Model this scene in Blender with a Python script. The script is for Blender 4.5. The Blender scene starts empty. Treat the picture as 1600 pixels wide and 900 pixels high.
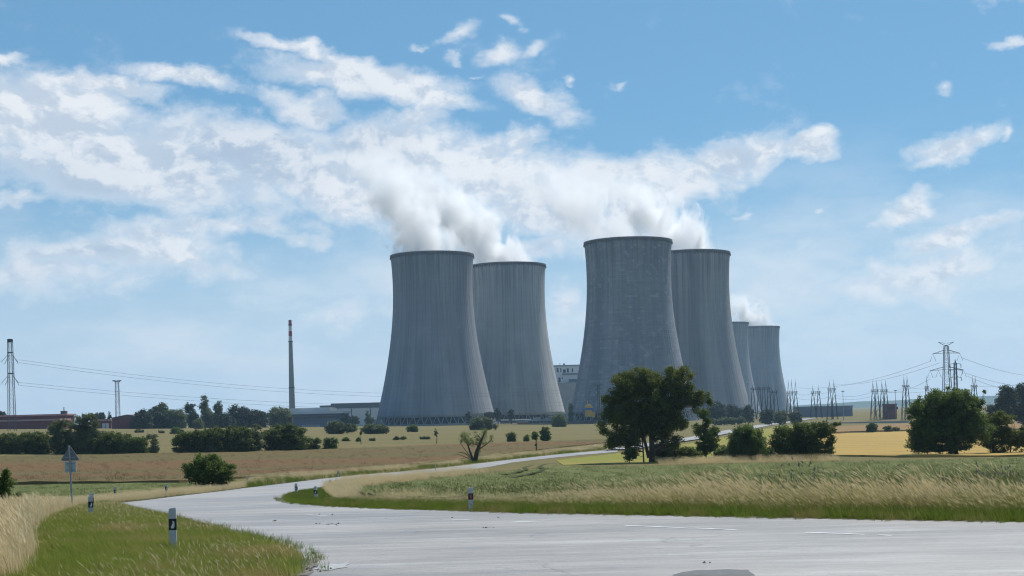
import bpy, math, random
import numpy as np
from mathutils import Matrix, Vector, geometry

sc = bpy.context.scene
# ------------------------------------------------------------------ camera
F = 2222.0            # focal length in pixels of the 1600 px wide picture (50 mm)
EYE = 2.2
ROLL = math.radians(1.4)
HV = 648.0            # row of the horizon at the picture centre
cam_d = bpy.data.cameras.new('camera')
cam = bpy.data.objects.new('camera', cam_d)
sc.collection.objects.link(cam)
cam_d.sensor_width = 36.0
cam_d.lens = 36.0 * F / 1600.0
cam_d.shift_y = (HV - 450.0) / 1600.0
cam_d.clip_start = 0.2
cam_d.clip_end = 40000.0
cr, sr = math.cos(ROLL), math.sin(ROLL)
cam.matrix_world = Matrix(((cr, sr, 0, 0), (0, 0, -1, 0), (-sr, cr, 0, EYE), (0, 0, 0, 1)))
sc.camera = cam
# ------------------------------------------------------------------ light
SUN_AZ, SUN_EL = math.radians(37), math.radians(53)
sun_dir = Vector((math.sin(SUN_AZ) * math.cos(SUN_EL), math.cos(SUN_AZ) * math.cos(SUN_EL), math.sin(SUN_EL)))
sd = bpy.data.lights.new('sun', 'SUN')
sd.energy = 4.8
sd.angle = math.radians(0.53)
sd.color = (1.0, 0.95, 0.87)
sun = bpy.data.objects.new('sun', sd)
sc.collection.objects.link(sun)
sun.rotation_euler = (-sun_dir).to_track_quat('-Z', 'Y').to_euler()
sc.view_settings.view_transform = 'Standard'
sc.view_settings.look = 'None'
sc.view_settings.exposure = 0.0
sc.view_settings.gamma = 1.0
sc.view_settings.use_curve_mapping = False
cy = sc.cycles
cy.use_denoising = True
cy.max_bounces = 12
cy.diffuse_bounces = 3
cy.glossy_bounces = 2
cy.transmission_bounces = 4
cy.volume_bounces = 8
cy.transparent_max_bounces = 8
cy.volume_step_rate = 1.0
cy.volume_max_steps = 256
cy.pixel_filter_type = 'BLACKMAN_HARRIS'
cy.filter_width = 1.15
cy.sample_clamp_indirect = 20.0


class NT:
    """small helper for node trees"""
    def __init__(s, tree):
        s.t = tree; s.n = tree.nodes; s.l = tree.links
    def new(s, typ, **kw):
        n = s.n.new(typ)
        for k, v in kw.items(): setattr(n, k, v)
        return n
    def put(s, sock, v):
        if v is None: return
        if isinstance(v, bpy.types.NodeSocket): s.l.new(v, sock)
        else:
            if isinstance(v, (tuple, list)) and sock.type == 'RGBA' and len(v) == 3: v = (*v, 1)
            sock.default_value = v
    def math(s, op, a, b=None, c=None, clamp=False):
        n = s.new('ShaderNodeMath', operation=op, use_clamp=clamp)
        s.put(n.inputs[0], a); s.put(n.inputs[1], b); s.put(n.inputs[2], c)
        return n.outputs[0]
    def vmath(s, op, a, b=None, out=0):
        n = s.new('ShaderNodeVectorMath', operation=op)
        s.put(n.inputs[0], a)
        if b is not None:
            s.put(n.inputs['Scale'] if op == 'SCALE' else n.inputs[1], b)
        return n.outputs[out]
    def comb(s, x, y, z):
        n = s.new('ShaderNodeCombineXYZ')
        for i, v in enumerate((x, y, z)): s.put(n.inputs[i], v)
        return n.outputs[0]
    def sep(s, v):
        n = s.new('ShaderNodeSeparateXYZ'); s.put(n.inputs[0], v)
        return n.outputs
    def noise(s, vec, scale, detail=4, rough=0.55, dist=0.0, lac=2.0):
        n = s.new('ShaderNodeTexNoise')
        s.put(n.inputs['Vector'], vec); s.put(n.inputs['Scale'], scale)
        n.inputs['Detail'].default_value = detail
        n.inputs['Roughness'].default_value = rough
        n.inputs['Lacunarity'].default_value = lac
        n.inputs['Distortion'].default_value = dist
        return n.outputs
    def maprange(s, v, a, b, c=0.0, d=1.0, smooth=True):
        n = s.new('ShaderNodeMapRange')
        n.interpolation_type = 'SMOOTHSTEP' if smooth else 'LINEAR'
        for i, x in enumerate((v, a, b, c, d)): s.put(n.inputs[i], x)
        return n.outputs[0]
    def mix(s, f, a, b, blend='MIX'):
        n = s.new('ShaderNodeMix', data_type='RGBA', blend_type=blend)
        s.put(n.inputs[0], f); s.put(n.inputs[6], a); s.put(n.inputs[7], b)
        return n.outputs[2]
    def mixs(s, f, a, b):
        n = s.new('ShaderNodeMixShader')
        s.put(n.inputs[0], f); s.put(n.inputs[1], a); s.put(n.inputs[2], b)
        return n.outputs[0]


def ray(u, v):
    """direction (X/Y, Z/Y) of a pixel of the 1600x900 picture"""
    a, b = (u - 800.0) / F, (HV - v) / F
    return a * cr + b * sr, -a * sr + b * cr


# ------------------------------------------------------------------ world: sky with clouds
world = bpy.data.worlds.new('World')
sc.world = world
world.use_nodes = True
w = NT(world.node_tree)
w.n.clear()
sky = w.new('ShaderNodeTexSky', sky_type='NISHITA')
sky.sun_disc = False
sky.sun_elevation = SUN_EL
sky.sun_rotation = SUN_AZ
sky.altitude = 300
sky.air_density = 1.0
sky.dust_density = 0.5
sky.ozone_density = 3.0
SKY_STRENGTH = 0.09
dirv = w.new('ShaderNodeTexCoord').outputs['Generated']
dx, dy, dz = w.sep(dirv)
az = w.math('ARCTAN2', dx, dy)
el = w.math('ARCSINE', dz)
P = w.comb(az, el, 0.0)
stretch = w.comb(dx, dy, w.math('MULTIPLY', dz, 1.5))
warp1 = w.noise(stretch, 9.0, 4, 0.6)['Color']
warp2 = w.noise(stretch, 40.0, 4, 0.6)['Color']
off1 = w.vmath('SCALE', w.vmath('SUBTRACT', warp1, (0.5, 0.5, 0.5)), 0.055)
off2 = w.vmath('SCALE', w.vmath('SUBTRACT', warp2, (0.5, 0.5, 0.5)), 0.018)
PW = w.vmath('ADD', w.vmath('ADD', P, off1), off2)


def blob(u, v, ru, rv, rot=0.0, wgt=1.0):
    a, b = ray(u, v)
    m = w.new('ShaderNodeMapping', vector_type='TEXTURE')
    m.inputs['Location'].default_value = (math.atan(a), math.atan2(b, math.hypot(1, a)), 0)
    m.inputs['Rotation'].default_value = (0, 0, math.radians(-rot + 1.4))
    m.inputs['Scale'].default_value = (1.45 * ru / F, 1.45 * rv / F, 1.0)
    w.l.new(PW, m.inputs['Vector'])
    g = w.new('ShaderNodeTexGradient', gradient_type='SPHERICAL')
    w.l.new(m.outputs[0], g.inputs[0])
    return w.math('MULTIPLY', g.outputs['Fac'], wgt)


CLOUDS = [
    (40, 190, 210, 62, 10, 1.3), (215, 255, 250, 62, 17, 1.35), (120, 275, 190, 50, 4, 1.0), (20, 325, 90, 16, -12, 0.8),
    (440, 265, 240, 58, 12, 1.3), (600, 235, 230, 45, 4, 1.15), (295, 137, 100, 20, 7, 1.2), (165, 150, 110, 17, 12, 1.0),
    (460, 85, 105, 14, 8, 1.1), (545, 108, 95, 18, 12, 1.0), (560, 130, 170, 28, 7, 1.35), (640, 158, 140, 20, 8, 1.2), (470, 175, 75, 25, 14, 1.1),
    (640, 290, 190, 55, 4, 1.35), (790, 275, 200, 62, 3, 1.35), (820, 222, 50, 28, -10, 1.1), (950, 268, 190, 45, 2, 1.3), (900, 330, 190, 55, 8, 1.25),
    (1000, 315, 110, 45, -6, 1.2), (1120, 262, 130, 40, -14, 1.3), (1080, 290, 95, 26, -14, 1.2), (1275, 231, 46, 24, 0, 1.4), (1205, 240, 50, 26, -10, 1.2),
    (350, 362, 200, 26, 3, 0.95), (470, 378, 90, 18, 8, 0.9), (140, 405, 230, 36, -6, 0.95), (260, 395, 150, 34, 18, 0.9), (330, 430, 110, 34, 30, 0.8),
    (60, 440, 220, 40, -4, 0.85), (560, 480, 110, 36, -6, 0.75), (850, 400, 80, 30, -10, 0.9), (890, 480, 40, 30, -50, 1.0),
    (1480, 372, 130, 30, -12, 0.95), (1560, 345, 90, 22, -10, 0.9), (1420, 425, 260, 46, -6, 0.85), (1250, 440, 160, 40, 4, 0.72), (1240, 385, 60, 20, -15, 0.7),
    (1310, 382, 28.1, 9.4, -4, 0.64), (1500, 228, 66, 22, -6, 1.05), (1412, 320, 52, 24, -12, 1.05), (1470, 127, 23.4, 8.6, 3, 0.64), (1578, 66, 34.3, 8.6, 10, 0.75),
    (1582, 222, 10.9, 10.9, -40, 0.64), (1280, 333, 17.2, 7.0, 0, 0.59), (1158, 320, 17.2, 7.8, 0, 0.55), (775, 92, 31.2, 15.6, -5, 0.75), (705, 62, 34.3, 12.5, -14, 0.67),
    (790, 38, 25.0, 12.5, 10, 0.64), (842, 158, 72, 22, 24, 0.95), (830, 82, 18.7, 10.1, -15, 0.59), (878, 134, 9.4, 6.2, 0, 0.67), (976, 130, 12.5, 7.0, -20, 0.59),
    (648, 76, 15.6, 7.8, 15, 0.67), (712, 95, 12.5, 7.0, 20, 0.59), (750, 127, 17.2, 7.0, 10, 0.55), (15, 88, 23.4, 7.0, -4, 0.75), (660, 200, 70, 30, -20, 0.8),
    (1010, 186, 23.4, 12.5, 5, 0.44), (1560, 12, 50, 10, 5, 0.6),
]
cov = None
for c in CLOUDS:
    b = blob(*c)
    cov = b if cov is None else w.math('MAXIMUM', cov, b)
# the same kind of broken cloud carries on all round the horizon
lowf = w.noise(stretch, 2.6, 3, 0.5)['Fac']
band = w.math('MULTIPLY', w.maprange(el, 0.03, 0.10), w.maprange(el, 0.36, 0.12))
infr = w.math('MULTIPLY', w.maprange(w.math('ABSOLUTE', az), 0.36, 0.46), 1.0)
rest = w.math('MULTIPLY', w.math('MULTIPLY', w.maprange(lowf, 0.46, 0.62), band), w.math('MULTIPLY', infr, 0.95))
cov = w.math('MAXIMUM', cov, rest)
qs = w.vmath('ADD', stretch, w.vmath('SCALE', off1, 0.8))
FS = 19.0
fb = w.noise(qs, FS, 12, 0.64)['Fac']
sun_step = (0.0065, -0.001, 0.0105)
fa = w.noise(qs, FS, 7, 0.62)['Fac']
fs = w.noise(w.vmath('ADD', qs, sun_step), FS, 7, 0.62)['Fac']
dens = w.math('ADD', w.math('MULTIPLY', cov, 1.32), w.math('MULTIPLY', w.math('SUBTRACT', fb, 0.53), 2.3))
core = w.math('POWER', w.maprange(dens, 0.10, 1.22), 0.9)
veil_n = w.maprange(w.noise(w.comb(dx, dy, w.math('MULTIPLY', dz, 2.6)), 7.0, 9, 0.62)['Fac'], 0.38, 0.72)
thinc = w.math('MULTIPLY', w.math('MULTIPLY', veil_n, w.maprange(el, 0.21, 0.08)), 0.62)
alpha = w.math('MAXIMUM', core, thinc)
thick = w.maprange(dens, 0.40, 1.15)
lit = w.maprange(w.math('SUBTRACT', fa, fs), -0.075, 0.075)
under = w.maprange(w.noise(stretch, 5.0, 3, 0.5)['Fac'], 0.42, 0.64)
shade = w.math('MULTIPLY', thick, w.math('ADD', w.math('MULTIPLY', w.math('SUBTRACT', 1.0, lit), 0.58), w.math('MULTIPLY', under, 0.25)), clamp=True)
ccol = w.mix(shade, (0.90, 0.92, 0.95), (0.38, 0.50, 0.66))
base = w.new('ShaderNodeVectorMath', operation='SCALE')
w.l.new(sky.outputs[0], base.inputs[0]); base.inputs['Scale'].default_value = SKY_STRENGTH
# thin summer haze veil low over the land
veil = w.math('MULTIPLY', w.maprange(el, 0.19, 0.0), 0.80)
air = w.mix(0.5, w.vmath('MULTIPLY', base.outputs[0], (0.60, 0.93, 1.02)), (0.19, 0.425, 0.69))
veilc = w.mix(veil, air, (0.68, 0.80, 0.93))
skyc = w.mix(w.math('MULTIPLY', alpha, 0.93), veilc, ccol)
bg = w.new('ShaderNodeBackground')
w.l.new(skyc, bg.inputs['Color']); bg.inputs['Strength'].default_value = 1.0
world.cycles.sampling_method = 'MANUAL'
world.cycles.sample_map_resolution = 256
wo = w.new('ShaderNodeOutputWorld'); w.l.new(bg.outputs[0], wo.inputs['Surface'])

# ------------------------------------------------------------------ terrain function
_T = np.array([(-400, 2.1), (0, 2.1), (18, 2.1), (23, 2.15), (34, 2.4), (45, 2.85), (60, 3.45), (75, 3.95), (100, 4.6), (130, 5.3), (170, 6.05),
               (200, 6.3), (260, 6.5), (350, 6.5), (600, 6.3), (800, 6.4), (1050, 6.6), (2200, 6.6), (12000, 6.6)], float)
_L = np.array([(0, 0), (100, 0), (200, .006), (300, .013), (600, .022), (800, .02), (1030, 0), (12000, 0)], float)


def _pchip(tab):
    x, y = tab[:, 0], tab[:, 1]
    h = np.diff(x); d = np.diff(y) / h
    m = np.zeros(len(x))
    for i in range(1, len(x) - 1):
        if d[i - 1] * d[i] > 0:
            w1, w2 = 2 * h[i] + h[i - 1], h[i] + 2 * h[i - 1]
            m[i] = (w1 + w2) / (w1 / d[i - 1] + w2 / d[i])
    def f(t):
        t = np.clip(np.asarray(t, float), x[0], x[-1])
        i = np.clip(np.searchsorted(x, t) - 1, 0, len(x) - 2)
        s = (t - x[i]) / h[i]
        return ((2*s**3 - 3*s**2 + 1) * y[i] + (s**3 - 2*s**2 + s) * h[i] * m[i] + (-2*s**3 + 3*s**2) * y[i+1] + (s**3 - s**2) * h[i] * m[i+1])
    return f


_fT, _fL = _pchip(_T), _pchip(_L)


def gz(X, Y):
    X = np.clip(X, -420, 420)
    return EYE - (_fT(Y) + _fL(Y) * X)


def g1(x, y): return float(gz(x, y))


_YS = np.exp(np.linspace(math.log(9.0), math.log(8000.0), 4000))


def hit(u, v):
    """where a pixel's ray meets the ground"""
    a, b = ray(u, v)
    h = EYE + b * _YS - gz(a * _YS, _YS)
    k = np.nonzero(h < 0)[0]
    if len(k) == 0: return a * 4000, 4000.0
    k = k[0]
    if k == 0: return a * _YS[0], float(_YS[0])
    t = h[k-1] / (h[k-1] - h[k])
    y = _YS[k-1] + t * (_YS[k] - _YS[k-1])
    return a * y, float(y)


def at(u, v, Y):
    a, b = ray(u, v)
    return Vector((a * Y, Y, EYE + b * Y))


# ------------------------------------------------------------------ mesh helpers
C = sc.collection


class MB:
    def __init__(s): s.v = []; s.f = []
    def box(s, c, d, rz=0.0):
        x, y, z = c; a, b, h = d[0]/2, d[1]/2, d[2]/2
        k = len(s.v); ca, sa = math.cos(rz), math.sin(rz)
        for i, j, l in ((-1,-1,-1),(1,-1,-1),(1,1,-1),(-1,1,-1),(-1,-1,1),(1,-1,1),(1,1,1),(-1,1,1)):
            px, py = i*a, j*b
            s.v.append((x + px*ca - py*sa, y + px*sa + py*ca, z + l*h))
        s.f += [(k,k+3,k+2,k+1),(k+4,k+5,k+6,k+7),(k,k+1,k+5,k+4),(k+1,k+2,k+6,k+5),(k+2,k+3,k+7,k+6),(k+3,k,k+4,k+7)]
        return s
    def tube(s, pts, rad, n=5, cap=True):
        pts = [Vector(p) for p in pts]
        if not isinstance(rad, (list, tuple)): rad = [rad]*len(pts)
        k = len(s.v)
        for i, p in enumerate(pts):
            t = (pts[min(i+1, len(pts)-1)] - pts[max(i-1, 0)])
            if t.length < 1e-9: t = Vector((0,0,1))
            t.normalize()
            a = t.cross(Vector((0,0,1)) if abs(t.z) < .9 else Vector((1,0,0))).normalized(); b = t.cross(a)
            for j in range(n):
                th = 2*math.pi*(j+.5)/n
                q = p + (a*math.cos(th) + b*math.sin(th))*rad[i]
                s.v.append(tuple(q))
        for i in range(len(pts)-1):
            for j in range(n):
                j2 = (j+1) % n
                s.f.append((k+i*n+j, k+i*n+j2, k+(i+1)*n+j2, k+(i+1)*n+j))
        if cap:
            s.f.append(tuple(k+j for j in reversed(range(n))))
            s.f.append(tuple(k+(len(pts)-1)*n+j for j in range(n)))
        return s
    def lathe(s, prof, n=32, c=(0,0,0), closed=False):
        k = len(s.v); m = len(prof)
        for r, z in prof:
            for j in range(n):
                th = 2*math.pi*j/n
                s.v.append((c[0]+r*math.cos(th), c[1]+r*math.sin(th), c[2]+z))
        for i in range(m if closed else m-1):
            i2 = (i+1) % m
            for j in range(n):
                j2 = (j+1) % n
                s.f.append((k+i*n+j, k+i*n+j2, k+i2*n+j2, k+i2*n+j))
        return s
    def prism(s, poly, y0, y1):
        """polygon in XZ pushed along Y"""
        k = len(s.v); n = len(poly)
        for y in (y0, y1):
            for x, z in poly: s.v.append((x, y, z))
        s.f.append(tuple(range(k, k+n))); s.f.append(tuple(reversed(range(k+n, k+2*n))))
        for i in range(n):
            j = (i+1) % n
            s.f.append((k+i, k+n+i, k+n+j, k+j))
        return s
    def mesh(s, name, m=None, smooth=False):
        me = bpy.data.meshes.new(name)
        me.from_pydata(s.v, [], s.f); me.update()
        if m is not None: me.materials.append(m)
        if smooth:
            me.polygons.foreach_set('use_smooth', [True]*len(me.polygons))
        return me
    def build(s, name, m, parent=None, smooth=False, loc=None, rz=0.0):
        return link(name, s.mesh(name, m, smooth), parent, loc, rz)


def link(name, data, parent=None, loc=None, rz=0.0):
    o = bpy.data.objects.new(name, data)
    C.objects.link(o)
    if parent is not None: o.parent = parent
    if loc is not None: o.location = loc
    if rz: o.rotation_euler = (0, 0, rz)
    return o


def tag(o, label=None, cat=None, group=None, kind=None):
    if label: o['label'] = label
    if cat: o['category'] = cat
    if group: o['group'] = group
    if kind: o['kind'] = kind
    return o


def thing(name, label, cat, loc, rz=0.0, group=None):
    return tag(link(name, None, None, loc, rz), label, cat, group)


def npmesh(name, v, f, m):
    me = bpy.data.meshes.new(name)
    v = np.asarray(v, np.float32); f = np.asarray(f, np.int32)
    k = f.shape[1]
    me.vertices.add(len(v)); me.vertices.foreach_set('co', v.ravel())
    me.loops.add(f.size); me.loops.foreach_set('vertex_index', f.ravel())
    me.polygons.add(len(f)); me.polygons.foreach_set('loop_start', np.arange(0, f.size, k, dtype=np.int32))
    me.update(calc_edges=True)
    if m is not None:
        for x in (m if isinstance(m, (list, tuple)) else [m]): me.materials.append(x)
    return me


def inside(px, py, poly):
    poly = np.asarray(poly); r = np.zeros(len(px), bool)
    x0, y0 = poly[:, 0], poly[:, 1]; x1, y1 = np.roll(x0, -1), np.roll(y0, -1)
    for a, b, c, d in zip(x0, y0, x1, y1):
        m = ((b > py) != (d > py))
        if b != d: r ^= m & (px < (c - a) * (py - b) / (d - b) + a)
    return r


def dense(poly, frac=0.03, mn=0.4):
    out = []
    for (a, b), (c, d) in zip(poly, poly[1:] + poly[:1]):
        L = math.hypot(c-a, d-b); st = max(mn, frac*math.hypot((a+c)/2, (b+d)/2))
        n = max(1, int(L/st))
        for i in range(n): out.append((a + (c-a)*i/n, b + (d-b)*i/n))
    return out


rng = np.random.default_rng(11)


def sheet(name, poly, lift, m, frac=0.035, mn=0.5, skirt=0.0, wob=0.0, parent=None):
    """ground-following sheet over a world XY polygon"""
    P2 = dense(poly, frac, mn)
    A = np.array(P2)
    pts = []
    y = max(A[:, 1].min(), 4.0) if A[:, 1].max() > 4 else A[:, 1].min()
    yy = A[:, 1].min()
    rows = []
    while yy < A[:, 1].max():
        rows.append(yy); yy += max(mn, frac*abs(yy))
    for yy in rows:
        st = max(mn, frac*abs(yy))
        xs = np.arange(A[:, 0].min(), A[:, 0].max(), st)
        if len(xs) == 0: continue
        xs = xs + rng.uniform(-.25, .25, len(xs))*st
        ys = yy + rng.uniform(-.25, .25, len(xs))*st
        k = inside(xs, ys, A)
        pts += [Vector((a, b)) for a, b in zip(xs[k], ys[k])]
    nb = len(P2)
    vs = [Vector(p) for p in P2] + pts
    ov, oe, of, *_ = geometry.delaunay_2d_cdt(vs, [], [list(range(nb))], 1, 1e-5)
    X = np.array([p.x for p in ov]); Y = np.array([p.y for p in ov])
    Z = gz(X, Y) + lift
    if wob: Z = Z + rng.normal(0, wob, len(Z))
    v = [(a, b, c) for a, b, c in zip(X, Y, Z)]
    f = []
    for t in of:
        t = list(t)
        a, b, c = (ov[i] for i in t[:3])
        if (b.x-a.x)*(c.y-a.y) - (b.y-a.y)*(c.x-a.x) < 0: t.reverse()
        f.append(tuple(t))
    if skirt:
        cnt = {}
        for t in f:
            for i in range(len(t)):
                e = (t[i], t[(i+1) % len(t)])
                cnt[e] = 1
        low = {}
        for (a, b) in list(cnt):
            if (b, a) not in cnt:
                for q in (a, b):
                    if q not in low:
                        low[q] = len(v); v.append((v[q][0], v[q][1], v[q][2]-skirt))
                f.append((b, a, low[a], low[b]))
    me = bpy.data.meshes.new(name); me.from_pydata(v, [], f); me.update()
    me.materials.append(m)
    return link(name, me, parent)


# ------------------------------------------------------------------ materials
def newmat(name):
    m = bpy.data.materials.new(name); m.use_nodes = True
    t = NT(m.node_tree); t.n.clear()
    out = t.new('ShaderNodeOutputMaterial')
    return m, t, out


def principled(t, out, col, rough=0.8, spec=0.3, bump=None, metal=0.0, bstr=0.3, bdist=0.05):
    b = t.new('ShaderNodeBsdfPrincipled')
    t.put(b.inputs['Base Color'], col); t.put(b.inputs['Roughness'], rough)
    b.inputs['Specular IOR Level'].default_value = spec
    b.inputs['Metallic'].default_value = metal
    if bump is not None:
        n = t.new('ShaderNodeBump'); n.inputs['Strength'].default_value = bstr; n.inputs['Distance'].default_value = bdist
        t.l.new(bump, n.inputs['Height']); t.l.new(n.outputs[0], b.inputs['Normal'])
    t.l.new(b.outputs[0], out.inputs['Surface'])
    return b


def mat(name, c1, c2=None, scale=1.0, rough=0.8, spec=0.3, metal=0.0, detail=4, stretch=(1, 1, 1), bstr=0.0, bdist=.02):
    m, t, out = newmat(name)
    if c2 is None: c2 = tuple(x*0.8 for x in c1)
    co = t.new('ShaderNodeTexCoord').outputs['Object']
    n = t.noise(t.vmath('MULTIPLY', co, stretch), scale, detail)['Fac']
    col = t.mix(t.maprange(n, .3, .7), c1, c2)
    principled(t, out, col, rough, spec, n if bstr else None, metal, bstr, bdist)
    return m


def leafmat(name, c1, c2, trans=0.35, tcol=None, wide=0.25):
    """foliage: each leaf its own tone, some light comes through"""
    m, t, out = newmat(name)
    g = t.new('ShaderNodeNewGeometry')
    co = t.new('ShaderNodeTexCoord').outputs['Object']
    n = t.noise(co, wide, 3)['Fac']
    r = g.outputs['Random Per Island']
    f = t.math('ADD', t.math('MULTIPLY', r, .55), t.math('MULTIPLY', t.maprange(n, .3, .7), .45))
    col = t.mix(f, c1, c2)
    d = t.new('ShaderNodeBsdfPrincipled'); t.l.new(col, d.inputs['Base Color']); d.inputs['Roughness'].default_value = .6
    d.inputs['Specular IOR Level'].default_value = .25
    tr = t.new('ShaderNodeBsdfTranslucent')
    t.l.new(t.mix(.5, col, tcol or tuple(min(1, x*1.6) for x in c2)), tr.inputs['Color'])
    t.l.new(t.mixs(trans, d.outputs[0], tr.outputs[0]), out.inputs['Surface'])
    return m


def blademat(name, c1, c2, tip=None, trans=0.35, patch=None, pscale=.25):
    """grass: tone per tuft, towards the tip, and patches over the ground"""
    m, t, out = newmat(name)
    r = t.new('ShaderNodeObjectInfo').outputs['Random']
    co = t.sep(t.new('ShaderNodeTexCoord').outputs['Object'])
    g = t.new('ShaderNodeNewGeometry')
    f = t.math('ADD', t.math('MULTIPLY', r, .5), t.math('MULTIPLY', g.outputs['Random Per Island'], .5))
    col = t.mix(f, c1, c2)
    if tip is not None: col = t.mix(t.maprange(co[2], .15, .6), col, tip)
    if patch is not None:
        n = t.noise(g.outputs['Position'], pscale, 4, .6)['Fac']
        col = t.mix(t.math('MULTIPLY', t.maprange(n, .48, .66), .8), col, patch)
    d = t.new('ShaderNodeBsdfDiffuse'); t.l.new(col, d.inputs['Color'])
    tr = t.new('ShaderNodeBsdfTranslucent'); t.l.new(col, tr.inputs['Color'])
    t.l.new(t.mixs(trans, d.outputs[0], tr.outputs[0]), out.inputs['Surface'])
    return m


def fieldmat(name, c1, c2, c3, rows=0.0, rowdir=0.0, rowsp=12.0, bscale=6.0, bstr=.6):
    m, t, out = newmat(name)
    pos = t.new('ShaderNodeNewGeometry').outputs['Position']
    big = t.noise(t.vmath('MULTIPLY', pos, (.18, 1.25, 0)), .022, 5, .55)['Fac']
    mid = t.noise(pos, .35, 5, .65)['Fac']
    fine = t.noise(pos, bscale, 4, .7)['Fac']
    col = t.mix(t.maprange(big, .38, .62), c1, c2)
    col = t.mix(t.math('MULTIPLY', t.maprange(mid, .4, .7), .5), col, c3)
    col = t.mix(t.math('MULTIPLY', t.maprange(fine, .35, .7), .45), col, tuple(x*.45 for x in c1))
    if rows:
        x, y, z = t.sep(pos)
        s = t.math('ADD', t.math('MULTIPLY', x, math.cos(rowdir)), t.math('MULTIPLY', y, math.sin(rowdir)))
        s = t.math('ADD', s, t.math('MULTIPLY', mid, 1.0))
        k = t.math('PINGPONG', s, rowsp/2)
        col = t.mix(t.math('MULTIPLY', t.maprange(k, .9, .25), rows), col, tuple(x*.5 for x in c1))
    h = t.math('ADD', fine, t.math('MULTIPLY', mid, 1.5))
    principled(t, out, col, .95, .05, h, 0, bstr, .25)
    return m


M = {}
M['ground'] = fieldmat('khaki_grassland', (.205, .165, .075), (.165, .155, .064), (.24, .19, .095))
M['brown_crop'] = fieldmat('brown_ripe_crop', (.185, .112, .055), (.140, .130, .055), (.20, .135, .07))
M['green_crop'] = fieldmat('green_cereal', (.165, .185, .07), (.20, .205, .08), (.14, .165, .06), bscale=9)
M['gold_crop'] = fieldmat('golden_cereal', (.50, .33, .11), (.45, .31, .11), (.40, .31, .10), rows=.75, rowdir=1.5, rowsp=18)
M['rust_crop'] = fieldmat('rust_field', (.30, .18, .085), (.28, .19, .09), (.34, .22, .11))
M['meadow'] = fieldmat('bright_meadow', (.26, .26, .06), (.34, .28, .09), (.22, .24, .06))
M['track'] = fieldmat('trampled_cereal', (.075, .085, .035), (.09, .095, .04), (.06, .07, .03))
M['verge'] = fieldmat('verge_soil', (.075, .075, .03), (.10, .085, .04), (.09, .10, .03))

# asphalt, worn pale
def asphalt():
    m, t, out = newmat('worn_asphalt')
    pos = t.new('ShaderNodeNewGeometry').outputs['Position']
    big = t.noise(t.vmath('MULTIPLY', pos, (.5, 1, 1)), .16, 5, .6)['Fac']
    streak = t.noise(t.vmath('MULTIPLY', pos, (.16, 1.3, 1)), .8, 5, .65)['Fac']
    fine = t.noise(pos, 60, 3, .7)['Fac']
    mid = t.noise(pos, 3.0, 5, .7)['Fac']
    col = t.mix(t.maprange(big, .35, .65), (.27, .24, .213), (.385, .35, .32))
    col = t.mix(t.math('MULTIPLY', t.maprange(streak, .5, .72), .55), col, (.56, .545, .525))
    col = t.mix(t.math('MULTIPLY', t.maprange(streak, .46, .30), .5), col, (.15, .15, .155))
    col = t.mix(t.math('MULTIPLY', t.maprange(mid, .5, .75), .3), col, (.16, .155, .15))
    col = t.mix(t.math('MULTIPLY', fine, .5), col, t.vmath('SCALE', col, .72))
    fst = t.noise(t.vmath('MULTIPLY', pos, (.35, 2.6, 1)), 1.1, 6, .7)['Fac']
    col = t.mix(t.math('MULTIPLY', t.maprange(fst, .50, .70), .40), col, (.50, .485, .47))
    col = t.mix(t.math('MULTIPLY', t.maprange(fst, .48, .30), .45), col, (.17, .162, .16))
    # cracks, sealed seams and grit
    wob_ = t.vmath('ADD', pos, t.vmath('SCALE', t.noise(pos, .9, 4, .6)['Color'], 1.1))
    def crack(sc_, wd, amt):
        nonlocal col
        v_ = t.new('ShaderNodeTexVoronoi', feature='DISTANCE_TO_EDGE'); t.l.new(wob_, v_.inputs['Vector']); v_.inputs['Scale'].default_value = sc_
        k_ = t.math('MULTIPLY', t.maprange(v_.outputs['Distance'], wd, wd*.3), t.maprange(t.noise(pos, .25, 3)['Fac'], .45, .6))
        col = t.mix(t.math('MULTIPLY', k_, amt), col, (.06, .058, .055))
    crack(.28, .010, .35); crack(.75, .016, .2)
    grit = t.noise(pos, 14, 4, .75)['Fac']
    col = t.mix(t.math('MULTIPLY', t.maprange(grit, .52, .74), .45), col, (.13, .125, .12))
    spk = t.noise(pos, 28, 2, .6)['Fac']
    col = t.mix(t.math('MULTIPLY', t.maprange(spk, .64, .74), .5), col, (.62, .60, .58))
    ro = t.maprange(big, .3, .7, .38, .52)
    h = t.math('ADD', fine, t.math('ADD', t.math('MULTIPLY', mid, .6), t.math('MULTIPLY', grit, 1.5)))
    principled(t, out, col, ro, .5, h, 0, .5, .02)
    return m
M['asphalt'] = asphalt()
M['patch'] = mat('dark_asphalt_patch', (.10, .10, .105), (.13, .13, .13), 8, .7, .4)
M['paint'] = mat('worn_white_paint', (.80, .80, .78), (.50, .50, .49), 5.0, .6, .4, detail=8)
M['scrape'] = mat('pale_scraped_asphalt', (.45, .445, .44), (.30, .30, .295), 5, .6, .4, detail=8)
M['dirt'] = mat('grey_dirt', (.13, .115, .10), (.22, .20, .18), 7, .95, .1, detail=8, bstr=.8)
M['gravel'] = mat('dusty_gravel_shoulder', (.20, .17, .14), (.12, .10, .08), 9, .95, .1, detail=8, bstr=.8)
M['post'] = mat('grey_white_plastic', (.50, .51, .52), (.40, .40, .40), 9, .55, .4)
M['black'] = mat('black_plastic', (.015, .015, .017), None, 5, .5, .4)
M['refl_w'] = mat('white_reflector', (.75, .75, .72), None, 20, .25, .7)
M['refl_o'] = mat('red_reflector', (.35, .05, .03), None, 20, .25, .7)
M['galv'] = mat('galvanised_steel', (.30, .32, .34), (.22, .235, .25), 3, .5, .5, metal=.4)
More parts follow.
